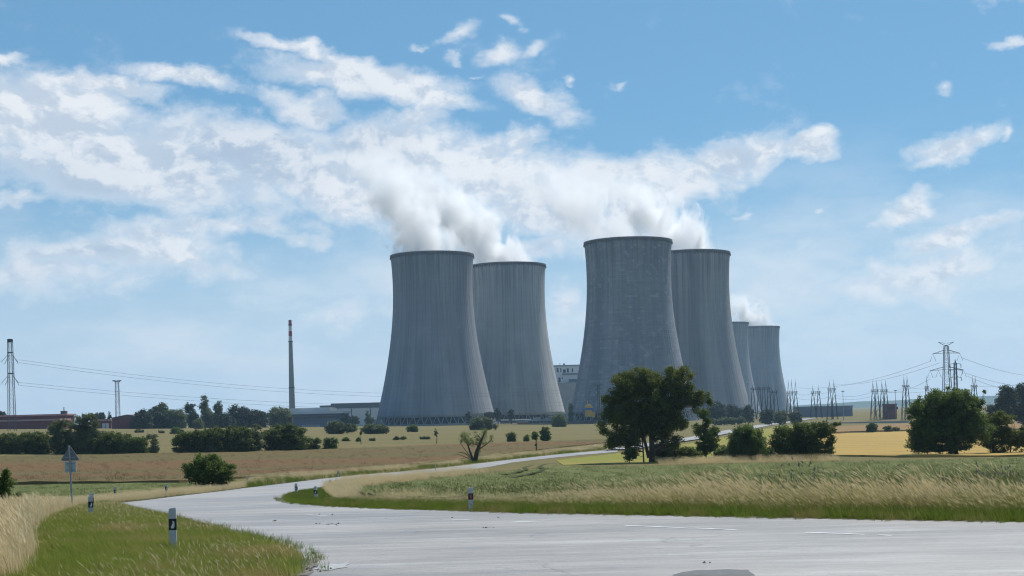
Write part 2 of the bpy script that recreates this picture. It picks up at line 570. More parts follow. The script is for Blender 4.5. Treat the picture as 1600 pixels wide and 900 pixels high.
M['signback'] = mat('dull_grey_sign_back', (.17, .185, .21), (.13, .145, .17), 6, .5, .4, metal=.3)
M['plateback'] = mat('pale_translucent_plate_back', (.42, .48, .50), (.36, .42, .44), 6, .5, .4)
M['lattice'] = mat('grey_lattice_steel', (.05, .053, .065), (.035, .038, .048), 1, .6, .4, metal=.2)
M['insul'] = mat('brown_insulator', (.06, .045, .04), None, 4, .3, .6)
M['wire'] = mat('aluminium_wire', (.22, .23, .25), None, 1, .5, .5, metal=.3)
M['redwall'] = mat('dark_red_cladding', (.145, .04, .045), (.115, .033, .04), .3, .7, .3, stretch=(1, 1, .2))
M['redroof'] = mat('pale_red_roof_sheet', (.36, .21, .20), (.30, .18, .17), .2, .6, .3)
M['brownroof'] = mat('brown_roof_sheet', (.10, .06, .06), (.08, .05, .05), .2, .6, .3)
M['greywall'] = mat('grey_blue_cladding', (.56, .59, .64), (.50, .53, .58), .1, .6, .3, stretch=(1, 1, .1))
M['darkwall'] = mat('dark_blue_grey_wall', (.10, .12, .16), (.08, .10, .135), .2, .7, .3)
M['yardwall'] = mat('slate_blue_wall', (.17, .20, .26), (.13, .16, .21), .15, .7, .3)
M['whitewall'] = mat('white_panel_wall', (.60, .61, .62), (.52, .53, .55), .1, .6, .3)
M['paleroof'] = mat('pale_grey_roof', (.55, .56, .57), (.48, .49, .50), .1, .6, .3)
M['concwall'] = mat('grey_concrete_panel', (.33, .33, .33), (.26, .26, .265), .2, .85, .2)
M['window'] = mat('dark_window_opening', (.03, .035, .045), None, 1, .2, .5)
M['tealroof'] = mat('teal_lower_roof', (.07, .14, .18), None, .3, .5, .4)
M['brick'] = mat('orange_brick', (.32, .13, .08), (.24, .10, .07), .5, .85, .2)
M['yellow'] = mat('yellow_machine_paint', (.62, .34, .06), (.52, .28, .05), .6, .5, .4)
M['bluepaint'] = mat('blue_paint', (.04, .12, .42), None, 2, .3, .5)
M['tyre'] = mat('tyre_rubber', (.02, .02, .02), None, 5, .8, .2)
M['chim_c'] = mat('chimney_concrete', (.24, .245, .25), (.19, .195, .20), .12, .85, .2, stretch=(1, 1, .2))
M['chim_r'] = mat('chimney_red', (.30, .06, .05), (.24, .05, .045), .3, .8, .2)
M['chim_w'] = mat('chimney_white', (.60, .60, .59), (.5, .5, .5), .3, .8, .2)
M['bark'] = mat('brown_bark', (.07, .055, .042), (.045, .036, .028), 3, .9, .1, stretch=(1, 1, .25), bstr=.5, bdist=.05)
M['bark_l'] = mat('grey_bark', (.13, .115, .085), (.08, .07, .05), 3, .9, .1, stretch=(1, 1, .25), bstr=.5, bdist=.05)
M['leaf_dark'] = leafmat('dark_leaves', (.028, .050, .011), (.095, .13, .026), .38, (.20, .25, .035))
M['leaf_warm'] = leafmat('olive_leaves', (.036, .058, .012), (.115, .145, .026), .40, (.24, .27, .035))
M['leaf_mid'] = leafmat('green_leaves', (.034, .070, .014), (.115, .17, .034), .42, (.21, .29, .045))
M['leaf_grey'] = leafmat('greyish_green_leaves', (.055, .078, .033), (.15, .175, .075), .34, (.22, .26, .09))
M['leaf_pale'] = leafmat('pale_willow_leaves', (.10, .135, .04), (.22, .26, .09), .4, (.30, .34, .10))
M['leaf_blue'] = leafmat('bluish_dark_leaves', (.018, .035, .020), (.04, .065, .032), .2, (.06, .10, .03))


def concrete(name, c1, c2, ribs, patchy):
    m, t, out = newmat(name)
    co = t.new('ShaderNodeTexCoord').outputs['Object']
    x, y, z = t.sep(co)
    ang = t.math('ARCTAN2', y, x)
    ca = t.math('COSINE', ang); sa = t.math('SINE', ang)
    # stains that run down the shell
    cyl = t.comb(t.math('MULTIPLY', ca, 30), t.math('MULTIPLY', sa, 30), t.math('MULTIPLY', z, .025))
    st = t.noise(cyl, .55, 5, .6)['Fac']
    st2 = t.noise(cyl, .09, 4, .55)['Fac']
    blotch = t.noise(t.comb(t.math('MULTIPLY', ca, 30), t.math('MULTIPLY', sa, 30), t.math('MULTIPLY', z, .6)), .05, 5, .6)['Fac']
    col = t.mix(t.maprange(st2, .35, .65), c1, c2)
    col = t.mix(t.math('MULTIPLY', t.maprange(st, .42, .66), .5), col, tuple(v*.66 for v in c1))
    col = t.mix(t.math('MULTIPLY', t.maprange(blotch, .45, .7), .45), col, tuple(v*1.18 for v in c2))
    # casting lifts, a joint every 1.5 m, each lift a slightly different pour
    lift = t.math('DIVIDE', z, 1.5)
    lid = t.math('FLOOR', lift)
    wn = t.new('ShaderNodeTexWhiteNoise', noise_dimensions='1D'); t.l.new(lid, wn.inputs['W'])
    col = t.mix(t.math('MULTIPLY', wn.outputs['Value'], .20 if patchy else .10), col, tuple(v*.62 for v in c1))
    # soot below the rim
    wet = t.math('MULTIPLY', t.maprange(z, 92, 122), t.maprange(st, .40, .62))
    col = t.mix(t.math('MULTIPLY', wet, .5), col, tuple(v*.45 for v in c1))
    rib = t.math('ABSOLUTE', t.math('SINE', t.math('MULTIPLY', ang, ribs/2)))
    if not patchy:
        col = t.mix(t.math('MULTIPLY', t.maprange(rib, .30, .12), t.math('MULTIPLY', t.maprange(z, 10, 110, .25, .55), t.maprange(st, .3, .6))), col, tuple(v*.5 for v in c1))
    else:
        bk = t.new('ShaderNodeTexBrick')
        t.l.new(t.comb(t.math('MULTIPLY', ang, 30), z, 0.0), bk.inputs['Vector'])
        bk.inputs['Scale'].default_value = 1.0
        bk.inputs['Brick Width'].default_value = 4.2; bk.inputs['Row Height'].default_value = 1.5
        bk.inputs['Mortar Size'].default_value = .10; bk.offset = .37
        bk.inputs['Color1'].default_value = (1, 1, 1, 1); bk.inputs['Color2'].default_value = (.25, .25, .25, 1); bk.inputs['Mortar'].default_value = (.0, .0, .0, 1)
        bk.inputs['Bias'].default_value = -.2
        zone = t.noise(t.comb(t.math('MULTIPLY', ca, 30), t.math('MULTIPLY', sa, 30), z), .035, 4, .6)['Fac']
        f = t.math('MULTIPLY', t.maprange(t.sep(bk.outputs['Color'])[0], 1.0, .0, smooth=False), t.maprange(zone, .38, .62, .15, .55))
        col = t.mix(f, col, tuple(v*.5 for v in c1))
        patch = t.noise(t.comb(t.math('MULTIPLY', ang, 6), t.math('MULTIPLY', lid, .35), 0.0), 1.0, 3, .6)['Fac']
        col = t.mix(t.math('MULTIPLY', t.maprange(patch, .56, .66), .45), col, tuple(v*1.3 for v in c2))
    principled(t, out, col, .9, .2)
    return m


M['conc_a'] = concrete('ribbed_grey_concrete', (.195, .218, .255), (.265, .278, .305), 88, False)
M['conc_b'] = concrete('patched_grey_concrete', (.20, .222, .256), (.28, .292, .318), 88, True)
M['conc_c'] = concrete('pale_stained_concrete', (.31, .325, .345), (.43, .435, .44), 88, False)
M['conc_d'] = concrete('warm_grey_concrete', (.225, .237, .258), (.315, .32, .33), 88, False)
M['conc_rim'] = mat('dark_rim_concrete', (.15, .145, .15), (.11, .11, .115), .3, .9, .2)
M['conc_leg'] = mat('pale_column_concrete', (.22, .235, .255), (.18, .195, .215), .5, .9, .2)
M['fill'] = mat('shade_dark_fill', (.018, .024, .034), (.012, .017, .025), .3, .9, .2)  # near-black stands in for the shade inside the tower shell
# ------------------------------------------------------------------ ground
def build_ground():
    rings = [0.0]
    r = 3.0
    while r < 8600: rings.append(r); r *= 1.04
    rings.append(8600.0)
    n = 360
    th = np.linspace(0, 2*np.pi, n, endpoint=False)
    R = np.array(rings[1:])
    X = (R[:, None]*np.cos(th)).ravel(); Y = (R[:, None]*np.sin(th)).ravel()
    X = np.append(X, 0.0); Y = np.append(Y, 0.0)
    V = np.stack([X, Y, gz(X, Y)], 1)
    i, j = np.meshgrid(np.arange(len(R)-1), np.arange(n), indexing='ij')
    j2 = (j+1) % n
    Fq = np.stack([i*n+j, (i+1)*n+j, (i+1)*n+j2, i*n+j2], -1).reshape(-1, 4)
    c = len(V)-1
    k = np.arange(n)
    tri = np.stack([np.full(n, c), k, (k+1) % n, (k+1) % n], 1)
    me = bpy.data.meshes.new('ground')
    me.from_pydata(V.tolist(), [], Fq.tolist() + [(c, a, (a+1) % n) for a in range(n)]); me.update()
    me.materials.append(M['ground'])
    return tag(link('ground', me), 'khaki summer grassland stretching to the horizon', kind='structure')


build_ground()


def H(pts): return [hit(u, v) for u, v in pts]


# ------------------------------------------------------------------ road
LEFT_EDGE = [(462, 900), (468, 884), (452, 868), (400, 848), (345, 836), (290, 822), (250, 812), (215, 802.5), (192, 796), (180, 790.5), (190, 786.5), (222, 783),
             (270, 777), (330, 770), (385, 763), (440, 756.5), (500, 749), (560, 743), (620, 738), (668, 734), (740, 725.5), (790, 719.5), (860, 711.5), (920, 706), (965, 702)]
INNER = [(965, 706), (920, 710), (860, 716), (800, 723), (740, 733.5), (660, 740.5), (600, 747), (540, 755), (500, 766), (470, 769.5), (453, 774), (443, 779.5), (450, 784.5),
         (480, 789.5), (540, 793.5), (640, 797.5), (740, 800.5), (800, 803), (1000, 807), (1200, 811), (1400, 815), (1600, 818.5)]
le, inn = H(LEFT_EDGE), H(INNER)
ex = np.array(inn[-1]) - np.array(inn[-2]); ex = ex/np.linalg.norm(ex)
RE = np.array(inn[-1]) + ex*60
road_poly = [(-3.6, 13.0), (-6.5, 6.0), (-9, -25)] + [] 
road_poly = [(40, -25), (-9, -25), (-6.5, 6.0), (-3.9, 13.0)] + le + inn + [tuple(RE), (RE[0] - 3, RE[1] - 10), (40, 2)]
road = tag(sheet('road', road_poly, .03, M['asphalt'], .02, .5), 'pale worn asphalt road bending away through the fields', kind='structure')
# far stretch behind the trees and up to the plant
cl = H([(965, 704), (1000, 698.5), (1040, 692.5), (1075, 687.5), (1110, 681), (1150, 673), (1195, 664.5), (1235, 658.5), (1272, 653.5)])
clv = [Vector(p) for p in cl]
lft, rgt = [], []
for i, p in enumerate(clv):
    t = (clv[min(i+1, len(clv)-1)] - clv[max(i-1, 0)]).normalized(); nn = Vector((-t.y, t.x))
    hw = 2.6 + (1.0 if p.y > 420 else 0)
    lft.append(tuple(p + nn*hw)); rgt.append(tuple(p - nn*hw))
tag(sheet('road', lft + rgt[::-1], .25, M['asphalt'], .02, 1.0), 'far stretch of the road climbing towards the plant', kind='structure')
# worn centre-line dashes of the main road
def dash(p, q, wd=.12):
    a, b = Vector(hit(*p)), Vector(hit(*q)); t = (b-a).normalized(); n = Vector((-t.y, t.x))*wd/2
    poly = [tuple(a-n), tuple(b-n), tuple(b+n), tuple(a+n)]
    sheet('lane_dash', poly, .036, M['paint'], .02, .25, parent=road)
for p, q in (((977, 823.8), (1070, 827.6)), ((1085, 828.2), (1150, 830.6)), ((1258, 834.9), (1352, 838.4)), ((1372, 839.1), (1394, 839.9)), ((800, 817.2), (848, 818.8)), ((690, 813.5), (735, 815)), ((480, 806.5), (512, 808.0))):
    dash(p, q)
sheet('asphalt_patch', H([(1050, 903), (1066, 898), (1074, 897.2), (1088, 895), (1112, 894.6), (1138, 893.4), (1158, 894.6), (1169, 894.2), (1172, 898), (1180, 903)]), .036, M['patch'], .02, .25, parent=road)
sheet('asphalt_patch', H([(490, 893), (497, 889), (508, 888.5), (516, 884), (530, 885), (541, 882.5), (548, 884), (540, 887.5), (543, 890), (528, 892), (514, 895.5), (500, 894)]), .036, M['scrape'], .02, .25, parent=road)
# dusty shoulders where the asphalt breaks off
def shoulder(pts, wd, out=1):
    w_ = [Vector(p) for p in pts]; o = []
    for i, p in enumerate(w_):
        t = (w_[min(i+1, len(w_)-1)] - w_[max(i-1, 0)]).normalized(); n = Vector((-t.y, t.x))*out
        o.append(tuple(p + n*wd*random.uniform(.6, 1.4)))
    return [tuple(p - (Vector(q)-p)*.25) for p, q in zip(w_, o)] + o[::-1]
random.seed(4)
tag(sheet('shoulder', shoulder(dense(inn[11:], .02, .8)[:-2], .35, 1), .034, M['gravel'], .02, .3), 'dusty shoulder along the far road edge', kind='structure')
tag(sheet('shoulder', shoulder(dense(le[:10], .02, .8)[:-2], .4, 1), .034, M['gravel'], .02, .3), 'dusty shoulder beside the near grass verge', kind='structure')
tag(sheet('shoulder', H([(455, 903), (462, 882), (472, 877), (481, 879), (490, 876), (499, 879), (492, 884), (498, 888), (486, 891), (491, 897), (482, 903)]), .038, M['dirt'], .02, .3), 'crumbled dirt at the tip of the near verge', kind='structure')

# ------------------------------------------------------------------ verge soil and fields
tag(sheet('verge', H([(462, 903), (468, 884), (452, 868), (400, 848), (345, 836), (290, 822), (250, 812), (215, 802.5), (192, 796), (180, 790.5), (190, 786.5), (270, 777), (385, 763), (500, 749), (500, 744), (380, 755), (200, 772), (100, 786), (0, 815), (-140, 850), (-140, 903)]), .012, M['verge'], .025, .5), 'soil under the roadside grass by the bend', kind='structure')
tag(sheet('verge', [tuple(p) for p in inn[8:]] + [tuple(Vector(p) + Vector((1.2, 7.5))) for p in inn[13:]][::-1] + H([(560, 757)]), .010, M['verge'], .025, .6), 'soil under the tall grass along the road', kind='structure')

green_poly = H([(556, 771), (575, 783.5), (640, 787.5), (740, 790), (800, 791), (1000, 794.5), (1200, 797.5), (1400, 800), (1660, 803), (1800, 805),
                (1800, 716), (1600, 720), (1400, 724), (1300, 726), (1200, 728), (1000, 733), (900, 733), (855, 734), (800, 741), (740, 748), (660, 757), (600, 764)])
tag(sheet('field', green_poly, .30, M['green_crop'], .022, .6, skirt=.4, wob=.03), 'grey green cereal field behind the roadside grass', kind='structure')
field_g = bpy.data.objects['field']
for pts_ in ([(796, 754), (822, 750), (842, 745), (850, 739), (843, 735), (852, 731), (872, 729)], [(786, 749), (806, 746), (822, 741), (819, 737), (832, 733)], [(1290, 768), (1450, 758), (1600, 748), (1700, 742)], [(1000, 760), (1200, 750), (1400, 741), (1640, 731)]):
    c_ = [Vector(p) for p in dense(H(pts_) , .01, .6)]
    n0 = max(range(len(c_)), key=lambda i: (c_[i]-Vector(hit(*pts_[-1]))).length*-1); c_ = c_[:n0+1]
    l_, r_ = [], []
    for i, p in enumerate(c_):
        t_ = (c_[min(i+1, len(c_)-1)] - c_[max(i-1, 0)]).normalized(); n_ = Vector((-t_.y, t_.x))*.22
        l_.append(tuple(p+n_)); r_.append(tuple(p-n_))
    sheet('wheel_track', l_ + r_[::-1], .40, M['track'], .02, .6, parent=field_g)
brown_poly = H([(-160, 760), (100, 756.5), (280, 754.5), (400, 746.5), (500, 740.5), (600, 732), (700, 721), (760, 712.5), (860, 702), (948, 692), (948, 687.5), (870, 690), (700, 696), (600, 700), (400, 706), (100, 713), (-160, 716)])
tag(sheet('field', brown_poly, .22, M['brown_crop'], .022, .8, skirt=.3, wob=.05), 'reddish brown ripe crop field beyond the bend', kind='structure')
strip_poly = H([(-160, 770), (-160, 826), (0, 808), (100, 788), (200, 772), (290, 764), (300, 757.5), (100, 760)])
tag(sheet('field', strip_poly, .2, M['green_crop'], .022, .6, skirt=.3, wob=.03), 'narrow green crop strip below the brown field', kind='structure')
gold_poly = H([(1185, 700), (1300, 713), (1420, 715), (1560, 714), (1720, 712), (1720, 672), (1600, 673), (1420, 675), (1330, 677.5), (1275, 681)])
tag(sheet('field', gold_poly, .22, M['gold_crop'], .02, 1.0, skirt=.3, wob=.04), 'golden ripe cereal field between the roadside trees', kind='structure')
rust_poly = H([(1275, 679), (1330, 676), (1420, 673.5), (1720, 670), (1720, 659), (1420, 662), (1320, 667), (1285, 671)])
tag(sheet('field', rust_poly, .5, M['rust_crop'], .02, 2.0, skirt=.6), 'rusty brown field in front of the switchyard', kind='structure')
meadow_poly = H([(868, 719.5), (968, 708.5), (1000, 704), (1075, 693.5), (1140, 682), (1185, 672), (1240, 664), (1275, 662), (1240, 680), (1180, 698), (1130, 712), (1060, 722), (990, 725), (880, 727)])
tag(sheet('field', meadow_poly, .05, M['meadow'], .02, .8, skirt=.06, wob=.01), 'bright yellow green meadow along the far road', kind='structure')

# far hills
def hills():
    xs = np.linspace(-4200, 5200, 240); v = []; f = []
    prof = [(-500, -9), (-300, 0.15), (-120, .6), (0, 1.0), (250, .8), (700, -.2)]
    rs = np.random.default_rng(3)
    ph = rs.uniform(0, 6.28, 6)
    hh = 10 + 26/(1+np.exp(-(xs-1500)/220.0)) + 3.5*np.sin(xs/260+ph[0]) + 2.2*np.sin(xs/113+ph[1]) + 1.2*np.sin(xs/47+ph[2])
    for x, h in zip(xs, hh):
        for dyy, k in prof: v.append((x, 6500+dyy, -4.4 + (k*h if k > -1 else -2.0)))
    m = len(prof)
    for i in range(len(xs)-1):
        for j in range(m-1): f.append((i*m+j, (i+1)*m+j, (i+1)*m+j+1, i*m+j+1))
    me = bpy.data.meshes.new('hills'); me.from_pydata(v, [], f); me.update()
    me.materials.append(mat('far_woodland', (.04, .06, .03), (.07, .08, .035), .006, .9, .1, detail=8))
    tag(link('hills', me), 'low wooded hills on the far horizon', kind='structure')
hills()

# ------------------------------------------------------------------ cooling towers
BASE_Z = EYE - 6.6


def rad(z): return 29.1*math.sqrt(1 + ((z-100)/85.5)**2)


def shell_mesh(name, m, ribs, z0):
    n = ribs*4; zs = list(np.linspace(z0, 123.5, 50)); v = []; f = []
    for z in zs:
        for j in range(n):
            th = 2*math.pi*j/n; r = rad(z) + (.16 if j % 4 < 1 else 0.0)
            v.append((r*math.cos(th), r*math.sin(th), z))
    for z in reversed(zs):
        for j in range(n):
            th = 2*math.pi*j/n; r = rad(z) - (.9 - .5*z/125)
            v.append((r*math.cos(th), r*math.sin(th), z))
    m2 = len(zs)*2
    for i in range(m2):
        i2 = (i+1) % m2
        for j in range(n):
            j2 = (j+1) % n
            f.append((i*n+j, i*n+j2, i2*n+j2, i2*n+j))
    return npmesh(name, v, f, m)


SHELL = {'a': shell_mesh('shell', M['conc_a'], 88, 6.2), 'b': shell_mesh('shell', M['conc_b'], 88, 6.2), 'c': shell_mesh('shell', M['conc_c'], 88, 6.2), 'd': shell_mesh('shell', M['conc_d'], 88, 6.2)}
SHELL_FAR = shell_mesh('shell', M['conc_a'], 60, 0.3)
rt = rad(123.5)
RIM = MB().lathe([(rt-.6, 123.45), (rt+.55, 123.55), (rt+.65, 123.9), (rt+.65, 125.0), (rt-.1, 125.0), (rt-.1, 124.4), (rt-.6, 124.4)], 132, closed=True).mesh('rim', M['conc_rim'])
_b = MB()
for k in range(88):
    th = 2*math.pi*(k+.5)/88; r = rt + .45
    _b.box((r*math.cos(th), r*math.sin(th), 123.0), (.8, .5, 1.1), th)
BRACKETS = _b.mesh('brackets', M['conc_rim'])
BASIN = MB().lathe([(rad(0)-1.0, -.8), (rad(0)+2.2, -.8), (rad(0)+2.2, 1.5), (rad(0)-1.0, 1.5)], 96, closed=True).mesh('basin_wall', M['conc_leg'])
SHADE_DRUM = MB().lathe([(.1, .3), (rad(6)-4.5, .3), (rad(6)-4.5, 8.5), (.1, 8.5)], 64).mesh('shade_fill_drum', M['fill'])  # drum added where the fill sits, coloured dark as the shaded interior
NLEG = 48
r0, r1, da = rad(0)+.6, rad(6.2)-.35, math.pi/NLEG
LEG = MB().tube([(r0*math.cos(-.12*da), r0*math.sin(-.12*da), 1.2), (r1*math.cos(-.82*da), r1*math.sin(-.82*da), 6.5)], .30, 6) \
          .tube([(r0*math.cos(.12*da), r0*math.sin(.12*da), 1.2), (r1*math.cos(.82*da), r1*math.sin(.82*da), 6.5)], .30, 6).mesh('leg', M['conc_leg'])


def tower(label, u, vtop, Y, kind, rz, far=False):
    p = at(u, vtop, Y)
    t = thing('cooling_tower', label, 'cooling tower', (p.x, Y, BASE_Z), rz, 'concrete cooling towers of the plant')
    link('shell', SHELL_FAR if far else SHELL[kind], t)
    rm = link('rim', RIM, t)
    link('brackets', BRACKETS, rm)['kind'] = 'stuff'
    if not far:
        link('basin_wall', BASIN, t); link('shade_fill_drum', SHADE_DRUM, t)
        for k in range(NLEG): link('leg', LEG, t, None, 2*math.pi*k/NLEG)
    return t


TW = [
    tower('leftmost cooling tower, ribbed grey concrete, standing nearest the tall chimney', 675, 398, 1044, 'a', 0),
    tower('ribbed grey cooling tower partly hidden behind the leftmost tower', 792.5, 414, 1129, 'c', .5),
    tower('tallest looking cooling tower with patchy panelled shell behind the big roadside tree', 981, 378.5, 990, 'b', 1.1),
    tower('grey cooling tower overlapped by the patchy tower, right behind it', 1077, 397, 1075, 'd', 1.9),
    tower('sliver of a distant cooling tower between two others, mostly hidden', 1134.5, 504, 1949, 'a', .3, True),
    tower('small distant bluish cooling tower beside the switchyard', 1185, 510.5, 2062, 'a', .8, True),
]

# ------------------------------------------------------------------ steam
def steam(label, tw, up, drift, r_base, grow, off, seed, dn, lean_y=0.0, power=1.5, thr=0.0):
    """steam column above one tower: axis x = off + drift*(z/up)^power, radius r_base + grow*z/up"""
    m, t, out = newmat('steam')
    co = t.new('ShaderNodeTexCoord').outputs['Object']
    x, y, z = t.sep(co)
    s = t.math('DIVIDE', z, up)
    sp = t.math('POWER', t.math('MAXIMUM', s, 0.0), power)
    ax = t.math('MULTIPLY_ADD', sp, drift, off)
    R = t.math('MULTIPLY_ADD', s, grow, r_base)
    wv = t.noise(t.vmath('ADD', co, (seed*31.0, seed*17.0, 0)), .022, 2, .5)['Color']
    wv = t.vmath('SCALE', t.vmath('SUBTRACT', wv, (.5, .5, .5)), 34.0)
    wx, wy, wz = t.sep(wv)
    ddx = t.math('DIVIDE', t.math('ADD', t.math('SUBTRACT', x, ax), wx), R)
    ddy = t.math('DIVIDE', t.math('ADD', t.math('SUBTRACT', y, t.math('MULTIPLY', sp, lean_y)), wy), R)
    d = t.math('SQRT', t.math('ADD', t.math('MULTIPLY', ddx, ddx), t.math('MULTIPLY', ddy, ddy)))
    n = t.noise(t.vmath('ADD', t.vmath('ADD', t.vmath('MULTIPLY', co, (1, 1, .62)), t.vmath('SCALE', wv, .35)), (seed*13.0, seed*7.0, seed*3.0)), .058, 8, .62, .9)['Fac']
    f = t.math('ADD', t.math('SUBTRACT', 1.0, d), t.math('MULTIPLY', t.math('SUBTRACT', n, .5), t.math('MULTIPLY_ADD', s, 3.6, 3.4)))
    f = t.maprange(f, thr + .12, thr + .75)
    fade = t.math('MULTIPLY', t.maprange(s, 1.0, .35), t.maprange(z, -5.0, -1.0))
    den = t.math('MULTIPLY', t.math('MULTIPLY', f, fade), dn)
    pv = t.new('ShaderNodeVolumePrincipled')
    pv.inputs['Color'].default_value = (.985, .985, .99, 1)
    pv.inputs['Anisotropy'].default_value = .45
    t.l.new(den, pv.inputs['Density'])
    t.l.new(pv.outputs[0], out.inputs['Volume'])
    # hull that hugs the column
    b = MB(); pts = []; rr = []; n_ = 16; k = 14
    for i in range(k+1):
        s_ = i/k; zz = -4.0 + (up+4)*s_
        sz = max(0, zz/up)
        pts.append((off + drift*sz**power, lean_y*sz**power, zz))
        rr.append(min((r_base + grow*sz)*1.32 + 3, 1e9) if zz > 3 else min((r_base + 2), 29.0))
    k0 = 0
    for p, r in zip(pts, rr):
        for j in range(n_):
            th = 2*math.pi*j/n_; b.v.append((p[0]+r*math.cos(th), p[1]+r*math.sin(th), p[2]))
    for i in range(k):
        for j in range(n_):
            j2 = (j+1) % n_; b.f.append((i*n_+j, i*n_+j2, (i+1)*n_+j2, (i+1)*n_+j))
    b.f.append(tuple(reversed(range(n_)))); b.f.append(tuple(k*n_+j for j in range(n_)))
    o = b.build('steam_plume', m, None, False, (tw.location.x, tw.location.y, BASE_Z + 125.2))
    tag(o, label, 'steam', 'steam rising from the cooling towers')
    return o


steam('white and grey steam column rising from the leftmost tower', TW[0], 80, -38, 24, 5, -5, 1, .18, power=1.2)
steam('steam streaming up and left from the partly hidden second tower', TW[1], 84, -76, 25, 8, 1, 2, .18, power=1.0)
steam('thin torn steam drifting off the patchy panelled tower', TW[2], 62, -70, 26, 12, -2, 3, .06, power=1.0)
steam('steam billowing over the rim of the tower behind the patchy one', TW[3], 66, -62, 26, 6, 1, 4, .18, power=1.0)
steam('small white steam puff over the distant bluish tower', TW[5], 52, -42, 25, 8, -2, 6, .19, power=1.0)
#@@OBJECTS
# ------------------------------------------------------------------ chimney and buildings
def chimney():
    Y = 1250; p = at(456.5, 637, Y); z0 = g1(p.x, Y); top = at(452.5, 500, Y).z
    t = thing('chimney', 'tall slim concrete chimney with red and white bands at its top', 'chimney', (p.x, Y, z0))
    Hh = top - z0
    def r(z): return 3.0 + (1.35-3.0)*(z/Hh)
    def seg(name, a, b, m, par, ex=0.0): return MB().lathe([(.05, a), (r(a)+ex, a), (r(b)+ex, b), (.05, b)], 24).build(name, m, par, False)
    seg('shaft', 0, Hh*.80, M['chim_c'], t)
    zz = [.80, .85, .895, .945, 1.0]
    for i in range(4): seg('band', Hh*zz[i]+.01, Hh*zz[i+1], M['chim_w'] if i % 2 == 0 else M['chim_r'], t)
    for k in (.37, .80, .955):
        MB().lathe([(r(Hh*k)-.1, Hh*k-.3), (r(Hh*k)+.45, Hh*k-.3), (r(Hh*k)+.45, Hh*k+.3), (r(Hh*k)-.1, Hh*k+.3)], 24, closed=True).build('platform', M['lattice'], t)
chimney()


def hall(name, label, u0, u1, vtop, Y, depth, wall, roof, cat='building', roof_h=1.0, over=.6, gable=0.0, rz=0.0, vtop1=None):
    """box building whose front spans the pixels u0..u1 at distance Y"""
    a, b = at(u0, vtop, Y), at(u1, vtop if vtop1 is None else vtop1, Y)
    cx = (a.x+b.x)/2; z0 = min(g1(a.x, Y), g1(b.x, Y), g1(cx, Y+depth)) - .3
    w_ = b.x-a.x; h = (a.z+b.z)/2 - z0
    t = thing(name, label, cat, (cx, Y, z0), rz)
    MB().box((0, depth/2, (h-roof_h)/2), (w_, depth, h-roof_h)).build('wall', wall, t)
    if gable:
        MB().prism([(-w_/2-over, h-roof_h), (w_/2+over, h-roof_h), (w_/2+over, h-roof_h+.4), (0, h+gable), (-w_/2-over, h-roof_h+.4)], -over, depth+over).build('roof', roof, t)
    else:
        MB().box((0, depth/2, h-roof_h/2+.02), (w_+2*over, depth+2*over, roof_h)).build('roof', roof, t)
    return t, w_, h


def panel(t, name, m, x0, x1, z0, z1, y=-.06, d=.1): return MB().box(((x0+x1)/2, y, (z0+z1)/2), (x1-x0, d, z1-z0)).build(name, m, t)


# long hall left of the first tower
t, w_, h = hall('turbine_hall', 'long pale blue grey hall running behind the leftmost cooling tower', 517, 640, 631, 1210, 60, M['greywall'], M['darkwall'], roof_h=4.4, over=.15, vtop1=627)
for k in range(13):
    x = -w_/2 + w_*(k+.5)/13
    panel(t, 'cladding_panel', M['greywall'], x-w_/26+.18, x+w_/26-.18, .5, h-4.6, -.12, .22)
for fr in (.26, .50): panel(t, 'downpipe', M['darkwall'], -w_/2+w_*fr-.4, -w_/2+w_*fr+.4, 0, h-4.4, -.34, .2)
t, w_, h = hall('annex', 'lower pale annex stepped off the end of the long hall', 500, 522, 633.5, 1205, 40, M['whitewall'], M['darkwall'], roof_h=1.4, over=.3)
# low hall by the chimney
t, w_, h = hall('workshop', 'low dark workshop with pale roof at the foot of the chimney', 455, 533, 643, 960, 45, M['darkwall'], M['paleroof'], roof_h=1.6, over=1.5)
for k in range(9):
    x = -w_*.27 + k*1.35
    panel(t, 'column', M['whitewall'], x-.22, x+.22, 0, 3.4, -.5, .35)
panel(t, 'door', M['whitewall'], -w_*.46, -w_*.33, 0, 2.6)
panel(t, 'door', M['whitewall'], w_*.22, w_*.34, 2.2, 5.2)
panel(t, 'window_band', M['window'], -w_*.48, w_*.48, h-4.6, h-3.2)
t, w_, h = hall('roof_hall', 'pale flat roofed hall behind the dark workshop', 449, 513, 637.5, 1010, 40, M['concwall'], M['paleroof'], roof_h=3.0, over=.8)

# reactor building between the towers
t, w_, h = hall('reactor_building', 'tall white plant building seen in the gap between the towers', 856, 925, 569, 1420, 60, M['whitewall'], M['concwall'], roof_h=1.5, over=.3, vtop1=571)
sx = 1420/F
def X(u): return (u-890.5)*sx
def Zz(v): return h - (v-570)*sx
for u, v0, v1, wd in ((871, 574.5, 581, 3.0), (876, 575, 581, 1.6), (881.5, 577, 582, 4.2), (887, 575.5, 581.5, 3.0), (894.3, 575.5, 581.5, 1.8)):
    panel(t, 'window', M['window'], X(u)-wd/2*sx, X(u)+wd/2*sx, Zz(v1), Zz(v0))
panel(t, 'walkway', M['darkwall'], X(878), X(905), Zz(585.5), Zz(583.5), -1.0, 2.0)
panel(t, 'window', M['window'], X(872), X(875.5), Zz(597), Zz(589.5)); panel(t, 'window', M['window'], X(877), X(879), Zz(592), Zz(589.5))
panel(t, 'roof_duct', M['tealroof'], X(888), X(906), Zz(597), Zz(592.5), -1.2, 2.2)
MB().tube([(X(881.5), 3, Zz(577)), (X(881.5), 3, Zz(567.5))], 1.1, 10).build('vent_stack', M['concwall'], t)
MB().tube([(X(875), 3, Zz(571)), (X(875), 3, Zz(566.8))], .35, 6).build('mast', M['concwall'], t)
